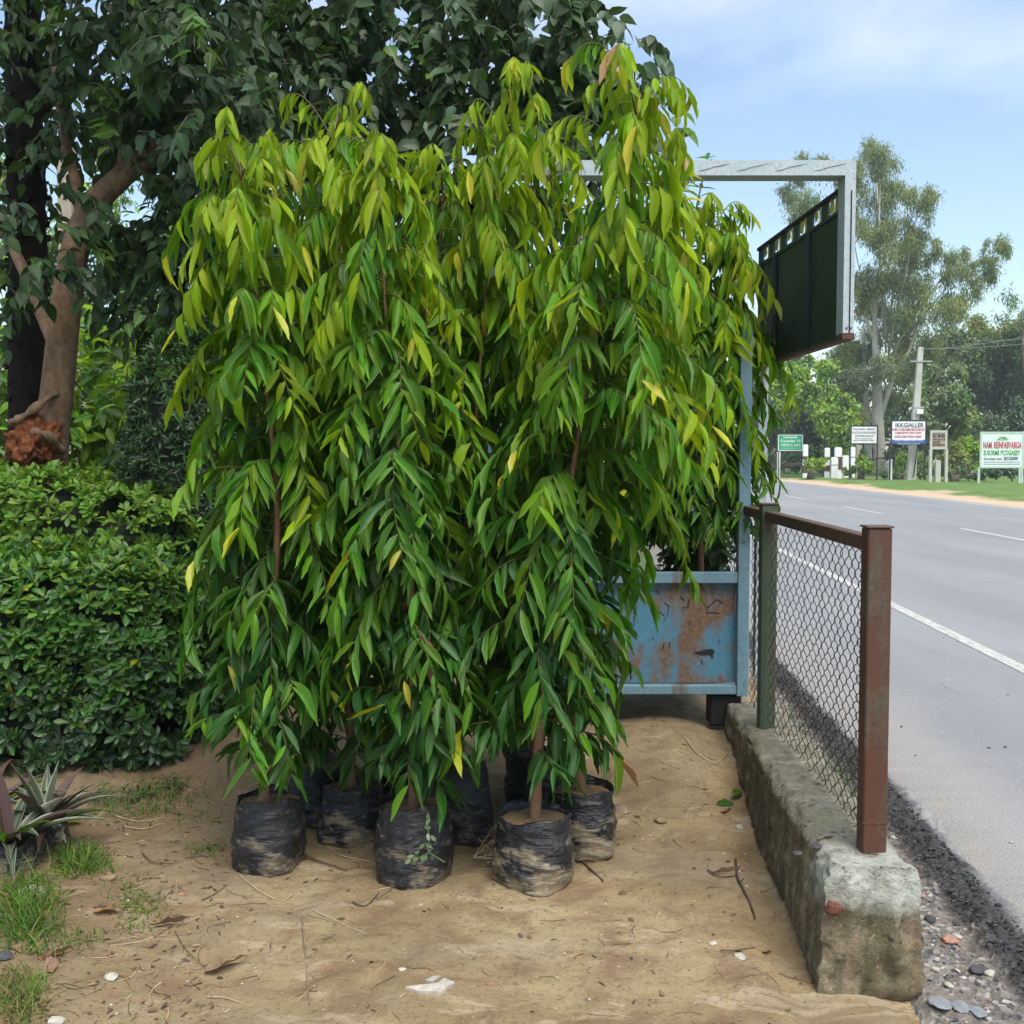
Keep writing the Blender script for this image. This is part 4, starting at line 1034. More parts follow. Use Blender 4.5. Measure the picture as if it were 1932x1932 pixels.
# ragged bark flakes
m = MB()
for k in range(420):
    i = g2.randint(2, len(pp) - 3); a = g2.uniform(0, 2 * PI); p = pp[i].lerp(pp[i + 1], g2.random()) - o_ + Vector((math.cos(a), math.sin(a), 0)) * .15
    s_ = g2.uniform(.012, .035); m.box(p, (s_, s_, s_ * g2.uniform(.5, 1.6)), Matrix.Rotation(a + g2.uniform(-.4, .4), 3, 'Z') @ Matrix.Rotation(g2.uniform(-.5, .5), 3, 'X'))
fl = m.build('bark_flakes', M['bark_black'], kt); fl['kind'] = 'stuff'
for pts, r0 in ((((48, 250), (140, 150), (240, 60), (330, -60)), .03), (((46, 150), (-20, 60), (-80, -60)), .04)):
    q = tube_path([P(x, y, dK2 + .1 * i) for i, (x, y) in enumerate(pts)], 5)
    MB().tube([p - o_ for p in q], [r0 * (1 - .7 * i / len(q)) for i in range(len(q))], 7).build('limb', M['bark_black'], kt, True)
g = np.random.default_rng(52)
anch = px_anchors(g, [(-60, 80, 0, 420, 7.2, 8.6, 46), (60, 260, 40, 420, 8.0, 9.2, 34), (-80, 200, -500, -20, 7.2, 9, 70)])
sprays(kt, g, anch, [M['can_dark'], M['can_grey'], M['can_bright']], [.65, .2, .15], .125, T_OV, 'shade', 13, 200, .52)
# overhanging tree with pointed heart shaped leaves (upper middle)
dT = 8.2
ht = thing('shade_tree', 'dark broad crowned tree of pointed heart shaped leaves behind the potted trees', 'tree', (-.9, 9.0, .1), 0); o_ = Vector(ht.location)
tr = tube_path([Vector((-.9, 9, .0)), Vector((-.95, 9, 1.5)), Vector((-.8, 8.9, 3)), Vector((-.7, 8.8, 4.6)), Vector((-.5, 8.6, 6.5))])
MB().tube([p - o_ for p in tr], [.17 - .0035 * i for i in range(len(tr))], 10).build('trunk', M['bark_black'], ht, True)
for pts in (((-.8, 8.9, 3), (-.1, 8.3, 3.9), (.35, 7.8, 4.6)), ((-.7, 8.8, 4.2), (0, 8.4, 5.6), (.6, 8, 6.3)), ((-.8, 8.9, 3.1), (-1.7, 8.4, 4), (-2.4, 8, 4.6)), ((-.9, 9, 2.6), (-.3, 8.2, 3.2), (.3, 7.6, 3.5))):
    q = tube_path([Vector(p) for p in pts], 5); MB().tube([p - o_ for p in q], [.06 * (1 - .75 * i / len(q)) for i in range(len(q))], 7).build('limb', M['bark_black'], ht, True)
g = np.random.default_rng(53)
anch = px_anchors(g, [(480, 830, -40, 330, 7.4, 9.0, 210), (820, 1000, -40, 230, 7.0, 8.6, 90), (1000, 1130, -20, 180, 6.9, 8.0, 42), (1100, 1205, 40, 210, 6.8, 7.4, 20), (1010, 1180, 190, 290, 6.8, 7.6, 14), (400, 1100, -600, -50, 7, 9.5, 170), (600, 1120, 280, 430, 7.6, 8.6, 40), (380, 900, 320, 600, 8.0, 9.0, 80)])
sprays(ht, g, anch, [M['can_dark'], M['can_grey'], M['can_bright']], [.60, .33, .07], .150, T_OV, 'heart', 13, 300, .62, hang=.8)
# pale leaved plant rising above the kiosk
g = np.random.default_rng(54)
pt = thing('climbing_plant', 'light green narrow leaved plant rising behind the kiosk frame above its top bar', 'plant', (P(1300, 1200, 6.3).x, 6.3, .17), 0); o_ = Vector(pt.location)
PPn, DDn = [], []
for path in (((1290, 900), (1285, 600), (1290, 440), (1275, 380), (1300, 340)), ((1290, 700), (1320, 500), (1310, 420), (1335, 300)), ((1330, 700), (1330, 520), (1345, 400)), ((1100, 700), (1090, 420), (1080, 280), (1095, 245))):
    q = tube_path([P(x, y, 6.3) for x, y in path], 8); MB().tube([p - o_ for p in q], [.012 * (1 - .8 * i / len(q)) + .001 for i in range(len(q))], 5).build('stem', M['twig'], pt, True)
    for i in range(len(q) // 3, len(q)):
        for k in range(4):
            PPn.append(tuple(q[i])); a = g.uniform(0, 2 * PI); DDn.append((math.cos(a), math.sin(a) * .6, g.uniform(-.1, .8)))
PPn, DDn = np.array(PPn), np.array(DDn); nn_ = len(PPn)
split_leaves('pale', [T_EL], PPn, DDn, g.normal(size=(nn_, 3)) * .3 + np.array([0, -.5, 1]), g.uniform(.06, .11, nn_), g.uniform(.018, .03, nn_), [M['lf_light'], M['can_bright']], g.integers(0, 2, nn_), pt, -PPn[:, 1] + g.random(nn_), 300)

# ================================================================== variegated plants in grey bags (lower left)
def mk_varieg():
    m = newmat('variegated blade'); b = NB(m); uv = b.n('TexCoord'); sp = b.n('SeparateXYZ'); b.l(uv.outputs['UV'], sp.inputs[0])
    ax = b.math('ABSOLUTE', b.math('SUBTRACT', sp.outputs[0], .5))
    n = b.noise(uv.outputs['Object'], 30, 4)
    col = b.ramp(ax, [(.0, (.20, .25, .12)), (.06, (.035, .06, .035)), (.38, (.05, .075, .045)), (.43, (.27, .28, .19))])
    b.out(b.bsdf(b.mix(b.ramp(n, [(.4, .3), (.6, 0)]), col, (.10, .07, .04)), .5)); return m
M['varieg'] = mk_varieg()
M['purple'] = leafmat('purple brown blade', (.085, .050, .042), transl=.2, rough=.5, vein=(.2, .14, .1))
M['greyfilm'] = mk_bag('grey faded bag film', 1.1, .3)
def blade_plant(label, loc, seed, n, L, mats, pr, R, H):
    t = thing('potted_plant', label, 'potted plant', loc, 0, 'low variegated plants in old bags')
    r = random.Random(seed); bag(t, R, H, seed, .9)
    for k in range(n):
        az = k * 2.4 + r.uniform(-.4, .4); el = r.uniform(.35, 1.35); l = L * r.uniform(.7, 1.15); wdt = r.uniform(.035, .055)
        d = Vector((math.cos(az) * math.cos(el), math.sin(az) * math.cos(el), math.sin(el))); sd = Vector((-math.sin(az), math.cos(az), 0)); up = sd.cross(d)
        if up.z < 0: up = -up
        vs = []; fs = []; uvs = []
        N_ = 9
        for i in range(N_ + 1):
            t_ = i / N_; hw = wdt * (.55 + .45 * math.sin(PI * min(1, t_ * 1.3))) * (1 - max(0, (t_ - .6) / .4) ** 1.6) * .5 + .001
            c = Vector((0, 0, H - .03)) + d * (l * t_) + Vector((0, 0, -.42 * l * t_ ** 2.2 * math.cos(el)))
            for k_, s_ in enumerate((-1, -.5, 0, .5, 1)): vs.append(c + sd * hw * s_ + up * hw * .55 * s_ * s_); uvs.append((.5 + s_ * .5, t_))
        for i in range(N_):
            for j in range(4): fs.append((i * 5 + j, i * 5 + j + 1, i * 5 + j + 6, i * 5 + j + 5))
        m = MB(); m.add(vs, fs); x = r.random(); mi = 0
        for mi, p_ in enumerate(np.cumsum(pr)):
            if x < p_: break
        ob = m.build('leaf', mats[mi], t, True); ul = ob.data.uv_layers.new(name='uv')
        for lp in ob.data.loops: ul.data[lp.index].uv = uvs[lp.vertex_index]
    return t
bm_ = [M['varieg'], M['purple'], M['lf_mid']]
g1 = G(68, 1615); blade_plant('variegated blade plant in an old grey bag beside the hedge foot', (g1.x, g1.y + .08, float(gz(g1.x, g1.y)) - .02), 61, 22, .34, bm_, [.62, .25, .13], .085, .12)
g1 = G(-8, 1660); blade_plant('variegated blade plant cut off by the left edge of the picture', (g1.x, g1.y + .1, float(gz(g1.x, g1.y)) - .02), 62, 20, .36, bm_, [.55, .35, .10], .09, .13)
g1 = G(-60, 1600); blade_plant('purple leaved blade plant half outside the left edge', (g1.x, g1.y + .1, float(gz(g1.x, g1.y)) - .02), 63, 16, .42, bm_, [.3, .6, .10], .09, .13)
pp_ = G(88, 1500)
st_ = MB().box((0, 0, .1), (.05, .04, .26)).build('marker_stone', M['poleconc'], None, loc=(pp_.x, pp_.y + .1, float(gz(pp_.x, pp_.y))), bevel=.006)
setp(st_, 'small pale concrete stub standing behind the variegated plant', 'marker stone')

# ================================================================== grass tufts, weeds
def tuft(label, px0, px1, py0, py1, n, L, mats, pr, seed, zf=gz, name='grass'):
    g = np.random.default_rng(seed); PP = []
    for i in range(n):
        # dense towards the middle
        a = np.clip(g.normal(.5, .22), 0, 1); b_ = np.clip(g.normal(.5, .25), 0, 1)
        q = G(px0 + (px1 - px0) * a, py0 + (py1 - py0) * b_); PP.append((q.x, q.y, float(zf(q.x, q.y)) - .004))
    PP = np.array(PP); D = norm(np.stack([g.normal(size=n) * .55, g.normal(size=n) * .55, g.uniform(.5, 1.2, n)], -1))
    N = norm(np.stack([g.normal(size=n), g.normal(size=n), np.full(n, .6)], -1)); LL = L * g.uniform(.4, 1.3, n)
    o = cloud(name, T_B, PP, D, N, LL, .0042, mats, g.choice(len(mats), n, p=pr)); setp(o, label); return o
gm = [M['grass'], M['grass_dry'], M['hedge_top']]
tuft('clump of green grass below the variegated plant', 95, 215, 1600, 1665, 420, .085, gm, [.6, .15, .25], 71)
tuft('long green grass at the left edge of the soil', -20, 115, 1670, 1800, 650, .11, gm, [.55, .15, .3], 72)
tuft('thin short grass on the soil left of the front bag', 190, 330, 1660, 1760, 380, .035, gm, [.6, .3, .1], 73)
tuft('dry grass in the bottom left corner', -20, 95, 1830, 1935, 420, .07, gm, [.25, .6, .15], 74)
tuft('sparse grass at the foot of the hedge', 150, 420, 1500, 1560, 420, .06, gm, [.6, .25, .15], 75)
tuft('tiny grass patch left of the front left bag', 350, 425, 1590, 1625, 130, .035, gm, [.7, .2, .1], 76)
tuft('scattered short grass among the litter', 100, 200, 1750, 1800, 120, .035, gm, [.6, .3, .1], 77)
fz = lambda x, y: -.03
tuft('weeds growing between the wall and the asphalt edge', 1500, 1625, 1400, 1540, 420, .07, [M['hedge'], M['grass'], M['hedge_dk']], [.4, .4, .2], 78, fz)
tuft('weeds behind the fence mesh further along', 1440, 1530, 1330, 1420, 200, .06, [M['hedge'], M['grass'], M['hedge_dk']], [.4, .4, .2], 79, fz)
hg = np.random.default_rng(80)
# small fine leaved weeds at the hedge foot
for k, (x, y, lab) in enumerate(((190, 1530, 'small spidery weed at the hedge foot, left one'), (262, 1528, 'spidery weed at the hedge foot, middle one'), (320, 1515, 'spidery weed at the hedge foot, right one'))):
    q = G(x, y); t = thing('weed', lab, 'weed', (q.x, q.y, float(gz(q.x, q.y))), 0); n = 34
    A = np.tile(np.array(t.location), (n, 1)) + np.stack([hg.normal(size=n) * .03, hg.normal(size=n) * .03, hg.uniform(.0, .06, n)], -1)
    D = np.stack([hg.normal(size=n), hg.normal(size=n), hg.uniform(-.1, .8, n)], -1)
    leaf_parts('weedb', [T_EL], A, D, np.tile([0, 0, 1.], (n, 1)), hg.uniform(.03, .06, n), .009, [M['hedge'], M['hedge_dk']], hg.integers(0, 2, n), t)

# ================================================================== litter on the soil
def stick(name, label, pxs, rr, mat, cat='twig', lift=.004, branch=()):
    pts = []
    for x, y in pxs:
        q = G(x, y); q = Vector((q.x, q.y, float(gz(q.x, q.y)) + lift + rr)); pts.append(q)
    o0 = pts[0].copy(); q = tube_path([p - o0 for p in pts], 5); m = MB()
    m.tube(q, [rr * (1 - .45 * i / len(q)) for i in range(len(q))], 6)
    for i in branch: m.tube([q[i], q[i] + Vector((rr * 4, rr * 3, rr * 2))], [rr * .8, rr * .4], 5)
    o = m.build(name, mat, None, True, loc=o0); setp(o, label, cat); return o
stick('stick', 'straight pale stick lying on the bare soil in the foreground', ((570, 1737), (577, 1800), (580, 1850), (584, 1893)), .0032, M['stick'], 'stick', branch=(6, 12))
stick('stick', 'short dark stick beside the dusty bag at the right', ((1095, 1622), (1115, 1645), (1138, 1668)), .0045, M['stick_dk'], 'stick')
stick('twig', 'dark twig on the soil left of the front middle bag', ((565, 1612), (600, 1628), (655, 1640)), .004, M['stick_dk'])
stick('straw_stalk', 'pale straw stalk between the bags, crossing the dark twig', ((610, 1580), (640, 1610), (700, 1622)), .0016, M['straw'], 'straw')
stick('twig', 'pale curved stalk right of the front left bag foot', ((450, 1650), (490, 1682), (520, 1698)), .002, M['straw'])
stick('twig', 'thin curved straw lying above the long stick', ((590, 1722), (640, 1740), (690, 1770)), .0014, M['straw'])
stick('twig', 'thin stalk bent like a bow by the concrete wall', ((1290, 1455), (1320, 1478), (1350, 1482), (1372, 1465)), .0028, M['straw'])
stick('root', 'dark root on the soil beside the concrete wall', ((1388, 1628), (1392, 1660), (1400, 1680), (1418, 1712), (1425, 1730)), .0045, M['stick_dk'], 'root', branch=(3, 8))
stick('root', 'dark side root pointing left near the wall', ((1335, 1650), (1360, 1660), (1390, 1655)), .0032, M['stick_dk'], 'root')
stick('twig', 'curved black twig below the front middle bag', ((665, 1703), (690, 1712), (715, 1690)), .0026, M['stick_dk'])
stick('straw_stalk', 'pair of pale stalks behind, near the hedge, upper one', ((218, 1548), (260, 1556), (310, 1552)), .0024, M['straw'], 'straw')
stick('straw_stalk', 'pair of pale stalks near the hedge, lower one', ((232, 1562), (270, 1566), (300, 1560)), .002, M['straw'], 'straw')
stick('twig', 'thin brown twig left of the foreground dry leaf', ((268, 1610), (290, 1635), (330, 1640)), .0022, M['stick_dk'])
stick('twig', 'thin twig running down behind the foreground dry leaf', ((330, 1760), (352, 1800), (390, 1830)), .0014, M['stick_dk'])
stick('twig', 'slanting thin twig on the darker soil at the left', ((380, 1700), (400, 1690), (430, 1672)), .0018, M['stick_dk'])
stick('twig', 'small dark twig below the dry leaves by the wall', ((1360, 1795), (1385, 1800), (1425, 1790)), .002, M['stick_dk'])
stick('straw_stalk', 'short pale straw below the foreground dry leaf', ((390, 1875), (420, 1882), (455, 1890)), .0013, M['straw'], 'straw')
# dry panicle between two bags
dp = thing('dry_grass_stem', 'dry branching grass stem lying between the front middle and right bags', 'grass stem', (0, 0, 0)); q0 = G(893, 1632); dp.location = (q0.x, q0.y, 0.01); o_ = Vector(dp.location)
m = MB(); r = random.Random(4)
for (xa, ya), (xb, yb) in (((893, 1633), (960, 1600)), ((893, 1633), (990, 1668)), ((893, 1633), (955, 1560)), ((893, 1633), (1010, 1645))):
    a = G(xa, ya); b_ = G(xb, yb); a.z = .03; b_.z = .035 + r.random() * .05; m.tube([a - o_, (a + b_) / 2 - o_ + Vector((0, 0, .02)), b_ - o_], .0012, 3)
    for k in range(14):
        s = r.uniform(.2, 1); p = a.lerp(b_, s) + Vector((0, 0, .02 * math.sin(PI * s))); e = p + Vector((r.uniform(-.03, .03), r.uniform(-.03, .03), r.uniform(-.01, .03)))
        m.tube([p - o_, e - o_], .0006, 3); m.box(e - o_, (.003, .003, .003))
m.build('stem', M['straw'], dp)
T_DL = leaf_tmpl(LANCE, -.10, .5, .035, 2.5, 0, 2.0)
def dryleaf(label, x, y, L, W, az, mat='dryleaf', tm=T_DL, z=None, dy=0):
    q = G(x, y, 0 if z is None else z); o = bpy.data.objects.new('dry_leaf', leaf_mesh('dl%d' % id(tm), tm, M[mat])); link(o)
    zz = (float(gz(q.x, q.y)) if z is None else z) + .008
    o.location = (q.x, q.y, zz); o.rotation_euler = (.05, rnd.uniform(-.3, .3), az); o.scale = (W, L, L); setp(o, label, 'leaf'); return o
dryleaf('large curled dry brown leaf on the foreground soil', 385, 1838, .13, .06, -1.0)
dryleaf('grey brown crumpled dry leaf below the short grass patch', 285, 1752, .12, .035, -1.4)
dryleaf('reddish dry leaf among litter at the left', 175, 1725, .10, .05, -1.5, 'lf_brown')
dryleaf('pinkish dry leaf near the left edge litter', 78, 1808, .09, .04, -1.0, 'lf_brown')
dryleaf('yellow leaf lying on the soil beside the grey bag', 123, 1558, .07, .05, -1.5, 'lf_yellow')
dryleaf('yellow green fallen leaf near the wall', 1400, 1520, .09, .03, 2.4, 'lf_mid')
dryleaf('darker fallen leaf near the wall under the green one', 1385, 1535, .09, .03, 1.9, 'lf_dark')
dryleaf('dry leaf with curled edge against the wall foot', 1362, 1548, .07, .03, -.8)
dryleaf('long dry leaf beside the root near the wall', 1340, 1655, .10, .02, -1.5)
dryleaf('small dry leaf on the soil below the root', 1440, 1795, .05, .025, -.9)
dryleaf('pale dry leaf by the hedge on the soil', 395, 1558, .05, .025, -1.2, 'lf_brown')
dryleaf('pale hooded dry leaf at the bottom left', 100, 1835, .08, .04, .6, 'dryleaf')
dryleaf('small brown dry leaf by the wall far end', 1345, 1400, .05, .03, 1.0)
dryleaf('small dark leaf on the soil right of the dusty bag', 1165, 1550, .06, .012, -1.3)
dryleaf('dark tiny leaf on the wall top near the mesh', 1540, 1590, .06, .02, -1.5, 'dryleaf', T_DL, .320)
# pebbles and chips
def blob(name, label, x, y, s, mat, cat, seed, z=None, flatn=.45):
    r = random.Random(seed); bm = bmesh.new(); bmesh.ops.create_icosphere(bm, subdivisions=2, radius=1)
    for v in bm.verts:
        k = 1 + .5 * float(fbm(v.co.x * 1.3 + seed * 1.7, v.co.y * 1.3 + v.co.z, 2)); v.co = Vector((v.co.x * s * k, v.co.y * s * .75 * k, v.co.z * s * flatn * k))
    me = bpy.data.meshes.new(name); bm.to_mesh(me); bm.free(); me.materials.append(mat)
    q = G(x, y, 0 if z is None else z); zz = (float(gz(q.x, q.y)) if z is None else z)
    o = bpy.data.objects.new(name, me); o.location = (q.x, q.y, zz + s * flatn * .35); o.rotation_euler = (0, 0, r.uniform(0, 3)); link(o); setp(o, label, cat); return o
pe = [(60, 1690, .045, 'stone', 'large cream chip in the grass at the left edge', 'stone'), (275, 1825, .022, 'stick', 'cream tan chip left of the foreground leaf', 'stone'), (205, 1662, .028, 'clod', 'tan earth lump by the grass clump', 'stone'),
      (108, 1925, .022, 'stone', 'white pebble in the bottom left corner', 'pebble'), (212, 1845, .024, 'stone', 'pale curled chip left of the large dry leaf', 'stone'), (240, 1700, .012, 'stone', 'small white pebble by the short grass', 'pebble'),
      (1395, 1812, .020, 'stone', 'white chip on the soil right of the picture middle', 'stone'), (1190, 1460 + 275, .013, 'clod_dk', 'dark chip below the dusty bag', 'stone'), (1345, 1722 + 60, .014, 'stone', 'small tan pebble by the wall foot', 'pebble'),
      (1175, 1690, .016, 'clod_dk', 'dark crumb of earth right of the front bag', 'stone'), (1245, 1560, .03, 'clod', 'crumbly light lump on the soil by the wall', 'stone'), (1362, 1395, .016, 'stone', 'white pebble by the wall far end', 'pebble'),
      (1395, 1563, .02, 'stone', 'pale flat pebble beside fallen leaves', 'pebble'), (760, 1840, .012, 'stone', 'tiny pebble in the open soil, middle', 'pebble'), (240, 1545 + 25, .008, 'stone', 'tiny white pebble by the hedge', 'pebble'),
      (12, 1787 + 20, .03, 'stone_dk', 'grey crumpled scrap at the left edge', 'scrap')]
for i, (x, y, s, mt, lab, cat) in enumerate(pe): blob('pebble' if cat == 'pebble' else 'stone', lab, x, y, s, M[mt], cat, 100 + i)
blob('stone', 'thin dark stone on the wall top near the mesh', 1541, 1597, .022, M['stone_dk'], 'stone', 130, .320, .3)
blob('stone', 'flat dark stone on the wall top, a little left', 1505, 1610, .018, M['stone_dk'], 'stone', 131, .320, .3)
for i, (x, y, s, mt, lab) in enumerate(((1790, 1775, .030, 'stone_pk', 'pink flat chip on the gravel by the wall end'), (1805, 1768, .018, 'stone', 'white chip next to the pink one on the gravel'), (1765, 1830, .014, 'stone', 'white pebble low on the gravel'),
                         (1845, 1832, .030, 'stone_dk', 'black flat stone on the gravel'), (1868, 1838, .020, 'stone', 'tan stone next to the black flat one'), (1775, 1893, .04, 'slab', 'grey slab piece at the bottom right'), (1812, 1900, .032, 'slab', 'grey slab piece right of the first one'),
                         (1842, 1908, .03, 'slab', 'grey slab piece furthest right at the bottom'), (1790, 1860, .014, 'stone', 'small light pebble above the slab pieces'), (1755, 1735, .024, 'stone_dk', 'dark stone against the wall end'), (1740, 1690, .014, 'stone_pk', 'brown pebble beside the wall corner'))):
    blob('stone', lab, x, y, s, M[mt], 'stone', 150 + i, -.03, .16 if mt == 'slab' else .45)
# plaster patches pressed in the soil (thin flat flakes)
def flake(label, pts, mat, seed):
    c = G(*pts[0]); vs = [G(x, y) for x, y in pts]; vs = [Vector((v.x, v.y, float(gz(v.x, v.y)) + .008)) for v in vs]; o0 = vs[0].copy(); n = len(vs)
    m = MB(); m.add([v - o0 for v in vs] + [v - o0 - Vector((0, 0, .02)) for v in vs], [tuple(range(n - 1, -1, -1))] + [(i, (i + 1) % n, (i + 1) % n + n, i + n) for i in range(n)])
    setp(m.build('plaster_flake', mat, None, loc=o0), label, 'plaster flake')
flake('cream plaster flake half buried at the bottom middle', ((765, 1885), (790, 1893), (830, 1897), (850, 1888), (858, 1880), (838, 1868), (825, 1880), (800, 1880)), M['stone'], 1)
flake('small pale flake above the cream one', ((802, 1868), (815, 1875), (830, 1862), (818, 1860)), M['stone'], 2)
# loose crumbs as one stuff mesh, on soil and on gravel
g = np.random.default_rng(90)
def crumbs(name, label, n, fn, smin, smax, mats, seed):
    g = np.random.default_rng(seed); m = MB()
    for i in range(n):
        x, y, z = fn(g); s = smin + (smax - smin) * g.random() ** 3; R = Matrix.Rotation(g.uniform(0, 6), 3, 'Z') @ Matrix.Rotation(g.uniform(-.5, .5), 3, 'X')
        vs = [R @ Vector((a * s * g.uniform(.6, 1.2), b_ * s * g.uniform(.5, 1.1), c_ * s * .5 * g.uniform(.5, 1))) + Vector((x, y, z)) for a, b_, c_ in ((1, 0, 0), (0, 1, 0), (-1, 0, 0), (0, -1, 0), (0, 0, 1), (0, 0, -1))]
        m.add(vs, [(0, 1, 4), (1, 2, 4), (2, 3, 4), (3, 0, 4), (1, 0, 5), (2, 1, 5), (3, 2, 5), (0, 3, 5)], int(g.integers(0, len(mats))))
    o = m.build(name, mats); setp(o, label, kind='stuff')
def soilpt(g):
    y = 2.4 + 3.0 * g.random(); u = -2.3 + 2.9 * g.random(); x = RX(u, y); return x, y, float(gz(x, y))
crumbs('soil_crumbs', 'loose crumbs and grit on the soil', 9000, soilpt, .001, .0075, [M['clod'], M['clod'], M['clod_dk'], M['stone'], M['clod'], M['clod_dk'], M['stick'], M['clod']], 91)
def gravpt(g):
    y = 1.9 + 3.2 * g.random(); u = .95 + .35 * g.random(); return RX(u, y), y, -.034
crumbs('gravel', 'loose gravel on the shoulder', 3200, gravpt, .002, .013, [M['stone_dk'], M['slab'], M['stone'], M['stone_dk'], M['stone_dk'], M['stick'], M['slab']], 92)
def asppt(g):
    y = 2 + 6 * g.random(); u = 1.20 + .17 * g.random() ** .8; return RX(u, y), y, .001
crumbs('asphalt_rubble', 'black asphalt crumbs along the broken edge', 5000, asppt, .003, .014, [M['black'], M['stone_dk']], 93)
def rdpt(g):
    y = 2.5 + 14 * g.random(); u = 1.6 + 6 * g.random() ** 1.5; return RX(u, y), y, .003
crumbs('road_grit', 'scattered grit and leaf bits on the road', 260, rdpt, .004, .016, [M['black'], M['stick_dk'], M['stone']], 94)
g = np.random.default_rng(97); m = MB()     # fine dead stalks
for i in range(420):
    if i % 3 == 0: q = G(g.uniform(-20, 430), g.uniform(1530, 1930)); x, y = q.x, q.y
    else: y = 2.5 + 3.0 * g.random(); x = RX(-2.0 + 2.6 * g.random(), y)
    a = g.uniform(0, 6.28); l = g.uniform(.02, .11) * (.5 + g.random()); k = g.normal() * .5; pts = []
    for j in range(4):
        s_ = j / 3; xx = x + math.cos(a + k * s_) * l * s_; yy = y + math.sin(a + k * s_) * l * s_; pts.append((xx, yy, float(gz(xx, yy)) + .003))
    m.tube(pts, [.0013, .0011, .0009, .0005], 3, int(g.integers(0, 3)), False)
setp(m.build('dead_stalks', [M['stick'], M['stick_dk'], M['straw']]), 'fine dead stalks strewn over the soil', kind='stuff')
# leaf litter bits: small dry fragments
n = 700; PP = []
for i in range(n):
    if i % 2: q = G(g.uniform(-40, 420), g.uniform(1540, 1932))
    else: y = 2.6 + 2.9 * g.random(); q = Vector((RX(-2.0 + 2.6 * g.random(), y), y, 0))
    PP.append((q.x, q.y, float(gz(q.x, q.y)) + .003))
o = cloud('leaf_litter', T_EL, np.array(PP), np.stack([g.normal(size=n), g.normal(size=n), g.uniform(-.05, .25, n)], -1), np.tile([0, 0, 1.], (n, 1)) + g.normal(size=(n, 3)) * .35, g.uniform(.008, .035, n), g.uniform(.003, .012, n), [M['dryleaf'], M['lf_brown'], M['stick_dk']], g.choice(3, n, p=[.5, .15, .35]))
setp(o, 'fine dry leaf litter strewn over the soil')

# ================================================================== across the road: signs, pole, marker stones
def text(s, size, mat, parent, loc, ext=.01, sx=1.0, bold=0.0, shear=0.0):
    cu = bpy.data.curves.new('lettering', 'FONT'); cu.body = s; cu.size = size; cu.align_x = 'CENTER'; cu.align_y = 'CENTER'; cu.extrude = ext; cu.offset = bold; cu.shear = shear; cu.resolution_u = 2
    tmp = bpy.data.objects.new('tmp', cu); COL.objects.link(tmp); bpy.context.view_layer.update()
    me = bpy.data.meshes.new_from_object(tmp.evaluated_get(bpy.context.evaluated_depsgraph_get())); me.materials.clear(); me.materials.append(mat)
    bpy.data.objects.remove(tmp); o = bpy.data.objects.new('lettering', me); link(o, parent)
    o.location = loc; o.rotation_euler = (PI / 2, 0, 0); o.scale = (sx, 1, 1); return o
def fx(x, y): return (1540 + x * .16563) / 1.06, (830 + y * .16563) / 1.06     # first close-up -> grid
def fx2(x, y): return (1840 + x * .10766) / 1.06, (800 + y * .10766) / 1.06
def far_sign(label, d, fmap, box, legs, frame_mat, face_mat, rows, fw=.06, legw=.06, frame_on=True, name='sign_board'):
    x0_, y0_, x1_, y1_ = box
    a = P(*fmap(x0_, y0_), d); b_ = P(*fmap(x1_, y1_), d); cxx = (a.x + b_.x) / 2; W_ = b_.x - a.x; H_ = a.z - b_.z; zc = (a.z + b_.z) / 2
    t = thing(name, label, 'sign', (cxx, d, 0.0)); t.rotation_euler = (0, 0, 0)
    MB().box((0, 0, 0), (W_ - fw, .04, H_ - fw)).build('board', face_mat, t, loc=(0, 0, zc))
    for sx, sz, px_, pz_ in ((W_, fw, 0, zc + H_ / 2), (W_, fw, 0, zc - H_ / 2)):
        MB().box((0, 0, 0), (sx, .08, sz)).build('frame_bar', frame_mat, t, loc=(px_, 0, pz_))
    for s in (-1, 1): MB().box((0, 0, 0), (fw, .08, H_ - fw)).build('frame_bar', frame_mat, t, loc=(s * (W_ - fw) / 2, 0, zc))
    for lx, ztop in legs:
        q = P(*fmap(lx, y1_), d); zt0 = zc - H_ / 2 - fw / 2
        MB().box((0, 0, 0), (legw, legw, zt0 + .2)).build('leg', frame_mat, t, loc=(q.x - cxx, 0.01, (zt0 - .2) / 2))
    for (s, xx, yy, hh, mat, w_) in rows:
        q = P(*fmap(xx, yy), d); hm_ = P(*fmap(xx, yy - hh / 2), d).z - P(*fmap(xx, yy + hh / 2), d).z
        o = text(s, hm_ * 1.38, mat, t, (q.x - cxx, -.03, q.z), .008, 1.0, hm_ * .02)
        wm = P(*fmap(xx + w_ / 2, yy), d).x - P(*fmap(xx - w_ / 2, yy), d).x; o.scale[0] = wm / max(.01, o.dimensions.x)
    return t, zc, W_, H_
far_sign('small green sign with white lettering and border across the road', 84, fx, (85, 230, 400, 435), ((105, 0),), M['signblack'], M['signgreen'],
         [('Indowdk', 245, 270, 26, M['white'], 170), ('Cownder 13', 245, 315, 32, M['white'], 240), ('ashists n  aucc', 250, 358, 24, M['white'], 230), ('_________', 250, 370, 24, M['white'], 220), ('________', 250, 388, 24, M['white'], 220)], .10)
